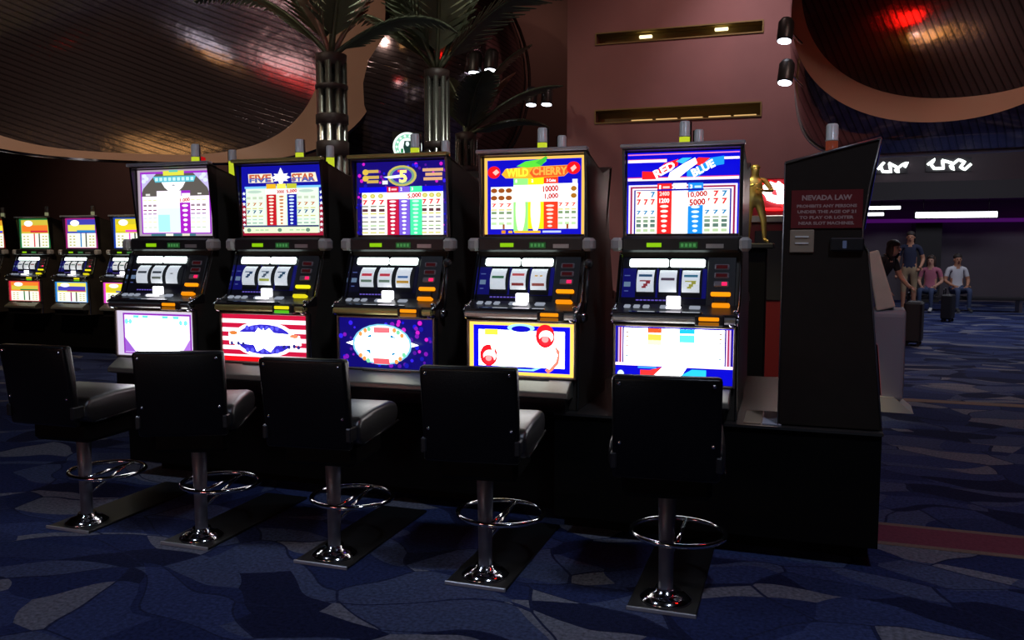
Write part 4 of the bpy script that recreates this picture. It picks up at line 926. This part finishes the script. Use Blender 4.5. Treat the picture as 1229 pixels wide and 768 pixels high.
# ------------------------------------------------------------------ people
def figure(joints, edges, rad):
    me = bpy.data.meshes.new('body'); names = list(joints)
    me.from_pydata([joints[n] for n in names], [(names.index(a), names.index(b)) for a, b in edges], [])
    o = bpy.data.objects.new('body', me); COL.objects.link(o)
    sk = o.modifiers.new('skin', 'SKIN'); sk.use_smooth_shade = True
    for i, n in enumerate(names):
        r_ = rad[n]; me.skin_vertices[0].data[i].radius = r_ if isinstance(r_, tuple) else (r_, r_)
    me.skin_vertices[0].data[names.index('pelvis')].use_root = True
    sb_ = o.modifiers.new('s', 'SUBSURF'); sb_.levels = 2; sb_.render_levels = 2
    dg = bpy.context.evaluated_depsgraph_get(); dg.update()
    m2_ = bpy.data.meshes.new_from_object(o.evaluated_get(dg)); bpy.data.objects.remove(o)
    return m2_
def person(name, loc, rz, label, H, cloth, pose, hair, cat='person', scale=1., single=None, group=None):
    """cloth: list of (zmax, material) by height on trunk and legs; arms bare below the sleeve"""
    t = empty(name, loc, rz, label, cat, group); t.scale = (scale,)*3
    J = {'pelvis': (0, 0, .53), 'waist': (0, .0, .60), 'chest': (0, .005, .71), 'collar': (0, .01, .805), 'neck': (0, .0, .845), 'jaw': (0, -.012, .885), 'skull': (0, -.004, .945), 'crown': (0, .002, .975),
         'shL': (.10, .01, .80), 'shR': (-.10, .01, .80), 'hipL': (.052, 0, .50), 'hipR': (-.052, 0, .50),
         'knL': (.058, -.006, .285), 'knR': (-.058, -.006, .285), 'anL': (.058, .01, .045), 'anR': (-.058, .01, .045), 'toL': (.064, -.085, .018), 'toR': (-.064, -.085, .018),
         'elL': (.135, .02, .635), 'elR': (-.135, .02, .635), 'wrL': (.14, -.03, .50), 'wrR': (-.14, -.03, .50), 'haL': (.14, -.04, .455), 'haR': (-.14, -.04, .455)}
    J.update(pose)
    E_ = [('pelvis', 'waist'), ('waist', 'chest'), ('chest', 'collar'), ('collar', 'neck'), ('neck', 'jaw'), ('jaw', 'skull'), ('skull', 'crown')]
    for s in 'LR':
        E_ += [('collar', 'sh'+s), ('sh'+s, 'el'+s), ('el'+s, 'wr'+s), ('wr'+s, 'ha'+s), ('pelvis', 'hip'+s), ('hip'+s, 'kn'+s), ('kn'+s, 'an'+s), ('an'+s, 'to'+s)]
    rad = {'pelvis': (.088, .062), 'waist': (.078, .056), 'chest': (.092, .064), 'collar': (.06, .045), 'neck': .031, 'jaw': (.040, .046), 'skull': (.044, .054), 'crown': (.028, .034)}
    for s in 'LR': rad.update({'sh'+s: .036, 'el'+s: .025, 'wr'+s: .017, 'ha'+s: (.021, .013), 'hip'+s: .052, 'kn'+s: .034, 'an'+s: .021, 'to'+s: (.024, .014)})
    J = {k: tuple(c*H for c in v) for k, v in J.items()}; rad = {k: (tuple(q*H for q in v) if isinstance(v, tuple) else v*H) for k, v in rad.items()}
    me = figure(J, E_, rad)
    skin, shirt, pants, shoe = cloth
    ms = [skin, shirt, pants, shoe]
    # fingers joined into the body
    mb = MB()
    for s in 'LR':
        h = Vector(J['ha'+s]); w_ = Vector(J['wr'+s]); d_ = (h-w_).normalized(); sd = Vector((1, 0, 0)) if abs(d_.x) < .7 else Vector((0, 1, 0)); sd = (sd-d_*sd.dot(d_)).normalized(); nrm = d_.cross(sd)
        for k, l in enumerate((.038, .044, .041, .032)):
            a_ = h+sd*(k-1.5)*.0085*H; b_ = a_+d_*l*H*.6; c_ = b_+(d_*.6-nrm*.5).normalized()*l*H*.5
            mb.tube([a_, b_, c_], [.0052*H, .005*H, .0038*H], 6)
        a_ = w_.lerp(h, .5)+sd*.018*H; mb.tube([a_, a_+(d_*.6+sd*.8)*.022*H, a_+(d_*1.3+sd*.8)*.034*H], [.006*H, .0055*H, .004*H], 6)
    nv = len(me.vertices)
    V = [v.co.copy() for v in me.vertices]+[Vector(p) for p in mb.v]; Fc = [tuple(p.vertices) for p in me.polygons]+[tuple(i+nv for i in f) for f in mb.f]
    me2 = bpy.data.meshes.new('body'); me2.from_pydata(V, [], Fc)
    for x in ms: me2.materials.append(single or x)
    sleeve = .5
    for i, p in enumerate(me2.polygons):
        p.use_smooth = True
        if i >= len(me.polygons): p.material_index = 0; continue
        c = p.center/H
        best, bd_, bt = None, 9, 0
        for a, b in E_:
            A, B = Vector(J[a])/H, Vector(J[b])/H; ab = B-A; tt = max(0, min(1, (c-A).dot(ab)/ab.length_squared)); dd = (c-A-ab*tt).length
            if dd < bd_: best, bd_, bt = (a, b), dd, tt
        a, b = best
        if b[:2] in ('an',): k = 2 if pants.name.startswith('long') or bt < .1 else 0
        elif b[:2] == 'to': k = 3
        elif b[:2] in ('kn', 'hi'): k = 2
        elif b in ('neck', 'jaw', 'skull', 'crown'): k = 0
        elif b[:2] == 'el': k = 1 if bt < .62 else 0
        elif b[:2] in ('wr', 'ha'): k = 0
        elif b == 'waist': k = 2 if bt < .35 else 1
        else: k = 1
        p.material_index = k
    bo = bpy.data.objects.new('body', me2); COL.objects.link(bo); bo.parent = t
    jw, sk_ = Vector(J['jaw']), Vector(J['skull']); fd = Vector((0, -1, 0))
    if not single:
        c = (jw+sk_)/2
        MB().ball(c+fd*.056*H+Vector((0, 0, -.006*H)), .008*H, .012*H, .012*H).build('nose', skin, t)
        MB().ball(c+fd*.046*H+Vector((0, 0, -.03*H)), .014*H, .008*H, .004*H).build('mouth', mat('lips', (.30, .10, .09), .5), t)
        for s in (-1, 1):
            MB().ball(c+fd*.046*H+Vector((s*.018*H, 0, .012*H)), .006*H, .006*H, .004*H).build('eye', mat('eye_dark', (.02, .015, .012), .3), t)
            MB().ball(c+Vector((s*.044*H, .004*H, 0)), .006*H, .012*H, .016*H).build('ear', skin, t)
    if hair:
        hm, long_ = hair; hb = MB(); c = sk_+Vector((0, .010*H, .012*H))
        hb.ball(c, .050*H, .056*H, .042*H)
        if long_:
            hb.ball(c+Vector((0, .02*H, -.06*H)), .052*H, .036*H, .085*H)
            for s in (-1, 1): hb.ball(c+Vector((s*.042*H, -.004*H, -.05*H)), .018*H, .03*H, .07*H)
        hb.build('hair', hm, t)
    return t
SK = mat('skin_warm', (.42, .20, .12), .6); SKP = mat('skin_pale', (.50, .27, .19), .6)
NAVY = mat('navy_shirt', (.012, .016, .045), .85); KHAKI = mat('khaki_shorts', (.33, .24, .14), .85); BLK = mat('black_top', (.012, .010, .014), .8)
JEANS = mat('long_jeans', (.04, .06, .13), .85); PINK = mat('pink_top', (.40, .12, .18), .85); WHT = mat('white_shirt', (.55, .55, .58), .85); SHOE = mat('shoe_dark', (.03, .03, .03), .6); SHOEW = mat('shoe_pale', (.5, .5, .5), .6)
HB = mat('hair_dark_brown', (.035, .018, .012), .6); HS = mat('hair_short_dark', (.025, .018, .015), .7)
person('person', (2.36, 19.6, 0), R(-10), 'person standing in navy shirt and khaki shorts in the far concourse', 1.74, (SK, NAVY, KHAKI, SHOEW), {'elL': (.15, .01, .65), 'wrL': (.13, -.075, .57), 'haL': (.11, -.10, .54)}, (HS, False))
bend = {'chest': (0, -.05, .70), 'collar': (0, -.10, .785), 'neck': (0, -.125, .82), 'jaw': (0, -.165, .845), 'skull': (0, -.165, .90), 'crown': (0, -.16, .935), 'shL': (.09, -.10, .78), 'shR': (-.09, -.10, .78), 'elL': (.14, -.13, .64), 'wrL': (.15, -.20, .56), 'haL': (.155, -.235, .54), 'elR': (-.13, -.12, .63), 'wrR': (-.11, -.19, .53), 'haR': (-.10, -.21, .49)}
person('person', (1.08, 12.35, 0), R(48), 'person with long dark hair and black top leaning behind the grey kiosk', 1.58, (SKP, BLK, JEANS, SHOE), bend, (HB, True))
sit = {'pelvis': (0, 0, .27), 'waist': (0, .01, .34), 'chest': (0, .015, .45), 'collar': (0, .01, .545), 'neck': (0, 0, .585), 'jaw': (0, -.012, .625), 'skull': (0, -.004, .685), 'crown': (0, .002, .715), 'shL': (.10, .01, .54), 'shR': (-.10, .01, .54), 'hipL': (.055, -.03, .265), 'hipR': (-.055, -.03, .265), 'knL': (.07, -.26, .285), 'knR': (-.07, -.26, .285), 'anL': (.07, -.25, .045), 'anR': (-.07, -.25, .045), 'toL': (.075, -.345, .018), 'toR': (-.075, -.345, .018), 'elL': (.14, .0, .39), 'elR': (-.14, .0, .39), 'wrL': (.09, -.12, .335), 'wrR': (-.09, -.12, .335), 'haL': (.07, -.16, .325), 'haR': (-.07, -.16, .325)}
person('person', (2.86, 20.2, 0), R(-20), 'person seated in a pink top on the far bench', 1.66, (SKP, PINK, JEANS, SHOEW), sit, (HB, True))
person('person', (3.38, 20.25, 0), R(10), 'person seated in a white shirt on the far bench', 1.70, (SK, WHT, JEANS, SHOE), sit, (HS, False))
bn = empty('bench', (3.1, 20.2, 0), 0, 'low dark bench under the two seated people in the far concourse', 'bench')
MB().box(-.75, 1.6, -.12, .32, .26, .325, c=.01).build('seat', BLK, bn)
for x in (-.65, 1.5): MB().box(x-.03, x+.03, -.08, .28, 0, .26).build('leg', STEEL, bn)
# gold figure
gf = empty('pedestal', (-.285, 6.52, 0), 0, 'dark slim pedestal carrying the gold figure behind the rightmost machine', 'pedestal')
MB().box(-.10, .10, -.10, .10, 0, 1.40, c=.01).build('shaft', BASE, gf); MB().box(-.15, .15, -.14, .14, 1.40, 1.44, c=.008).build('cap', DARKTRIM, gf)
person('gold_figure', (-.285, 6.52, 1.44), R(15), 'shiny gold figure with bent arms standing behind the rightmost machine', 1.74, (GOLD, GOLD, GOLD, GOLD), {'elL': (.17, -.02, .66), 'wrL': (.06, -.12, .66), 'haL': (.02, -.14, .67), 'elR': (-.17, -.02, .68), 'wrR': (-.07, -.11, .72), 'haR': (-.03, -.13, .735), 'knL': (.09, -.02, .285), 'anL': (.11, .01, .045), 'toL': (.13, -.07, .018)}, (GOLD, False), cat='figure', scale=.335, single=GOLD).scale = (.43, .38, .335)

# ------------------------------------------------------------------ kiosk, luggage, signs of the concourse
kk = empty('kiosk', (.80, 7.90, 0), R(-4), 'grey standing kiosk with sloped cream panel beside the row end', 'kiosk')
CREAM = mat('cream_panel', (.62, .56, .46), .6, noise=.15, nscale=8); GR = mat('kiosk_grey', (.27, .27, .32), .55)
MB().prism([(-.16, .10), (-.16, .84), (-.13, .88), (.18, .88), (.20, .10)], -.13, .135).build('body', GR, kk, bevel=.025)
sl = MB(); sl.add([(-.19, -.16, 1.36), (-.10, -.16, 1.385), (.05, -.16, .90), (-.10, -.16, .86), (-.19, .16, 1.36), (-.10, .16, 1.385), (.05, .16, .90), (-.10, .16, .86)], [(0, 1, 2, 3), (7, 6, 5, 4), (0, 4, 5, 1), (1, 5, 6, 2), (2, 6, 7, 3), (3, 7, 4, 0)])
sl.build('sloped_panel', CREAM, kk, bevel=.012)
MB().box(.128, .138, -.12, .12, .2, .7, c=.003).build('side_panel', mat('kiosk_grey_dark', (.12, .12, .15), .5), kk)
ft = MB(); ft.add([(-.08, -.2, 0), (.22, -.2, 0), (.06, -.2, .13), (-.05, -.2, .13), (-.08, .2, 0), (.22, .2, 0), (.06, .2, .13), (-.05, .2, .13)], [(0, 1, 2, 3), (7, 6, 5, 4), (0, 4, 5, 1), (1, 5, 6, 2), (2, 6, 7, 3), (3, 7, 4, 0)])
ft.build('foot', mat('foot_white', (.52, .52, .46), .4), kk)
def suitcase(loc, rz, s, label):
    t = empty('suitcase', loc, rz, label, 'luggage')
    m = mat('luggage_black', (.014, .013, .016), .6)
    MB().box(-.2*s, .2*s, -.12*s, .12*s, .05, .05+.58*s, c=.03*s).build('shell', m, t)
    MB().tube([(-.1*s, .08*s, .05+.58*s), (-.1*s, .08*s, .09+.66*s), (.1*s, .08*s, .09+.66*s), (.1*s, .08*s, .05+.58*s)], .01).build('handle', DARKTRIM, t)
    for a in (-1, 1):
        for b in (-1, 1): MB().lathe([(.025, -.012), (.025, .012)], 12).build('wheel', DARKTRIM, t, (a*.15*s, b*.08*s, .026), (0, R(90), 0))
suitcase((1.66, 13.1, 0), R(78), 1., 'black upright suitcase on the carpet right of the grey kiosk')
suitcase((2.78, 17.4, 0), R(70), .8, 'small black wheeled bag below the seated people')
def letters(u0, u1, z, h, n, seed, name, label, st):
    t = empty(name, ((u0+u1)/2, 23.52, z), 0, label, 'sign')
    MB().box(-(u1-u0)/2-.04, (u1-u0)/2+.04, .03, .08, -h*.6, h*.6).build('back_panel', mat('sign_back', (.05, .04, .05), .5), t)
    squiggle('script', t, -(u1-u0)/2, (u1-u0)/2, 0, .01, h, glow((240, 255, 245), st), seed, .035, n)
letters(2.0, 2.66, 3.42, .26, 13, 21, 'lit_shop_sign', 'white glowing script shop sign just right of the notice panel', 4)
letters(3.15, 4.1, 3.45, .28, 15, 33, 'lit_shop_sign', 'white glowing script shop sign further right on the far fascia', 4)
def panel(name, x0, x1, z0, z1, label, y=22.7):
    t = empty(name, ((x0+x1)/2, y, z0), 0, label, 'light')
    MB().box(-(x1-x0)/2-.03, (x1-x0)/2+.03, .02, .1, -.03, z1-z0+.03, c=.01).build('housing', DARKTRIM, t)
    MB().box(-(x1-x0)/2, (x1-x0)/2, 0, .03, 0, z1-z0, c=.01).build('diffuser', glow((245, 245, 255), 3), t)
    for x in (-(x1-x0)*.4, (x1-x0)*.4): MB().tube([(x, .06, z1-z0+.02), (x, .06, 2.55-z0)], .008, 6).build('hanger', DARKTRIM, t)
panel('light_box', 1.62, 2.48, 2.32, 2.40, 'upper white light strip under the far soffit beside the notice panel')
panel('light_box', 1.62, 2.12, 2.17, 2.25, 'lower short white light strip under the far soffit beside the notice panel', y=22.85)
panel('light_box', 2.82, 4.6, 2.10, 2.24, 'long white light strip at the right of the far concourse')
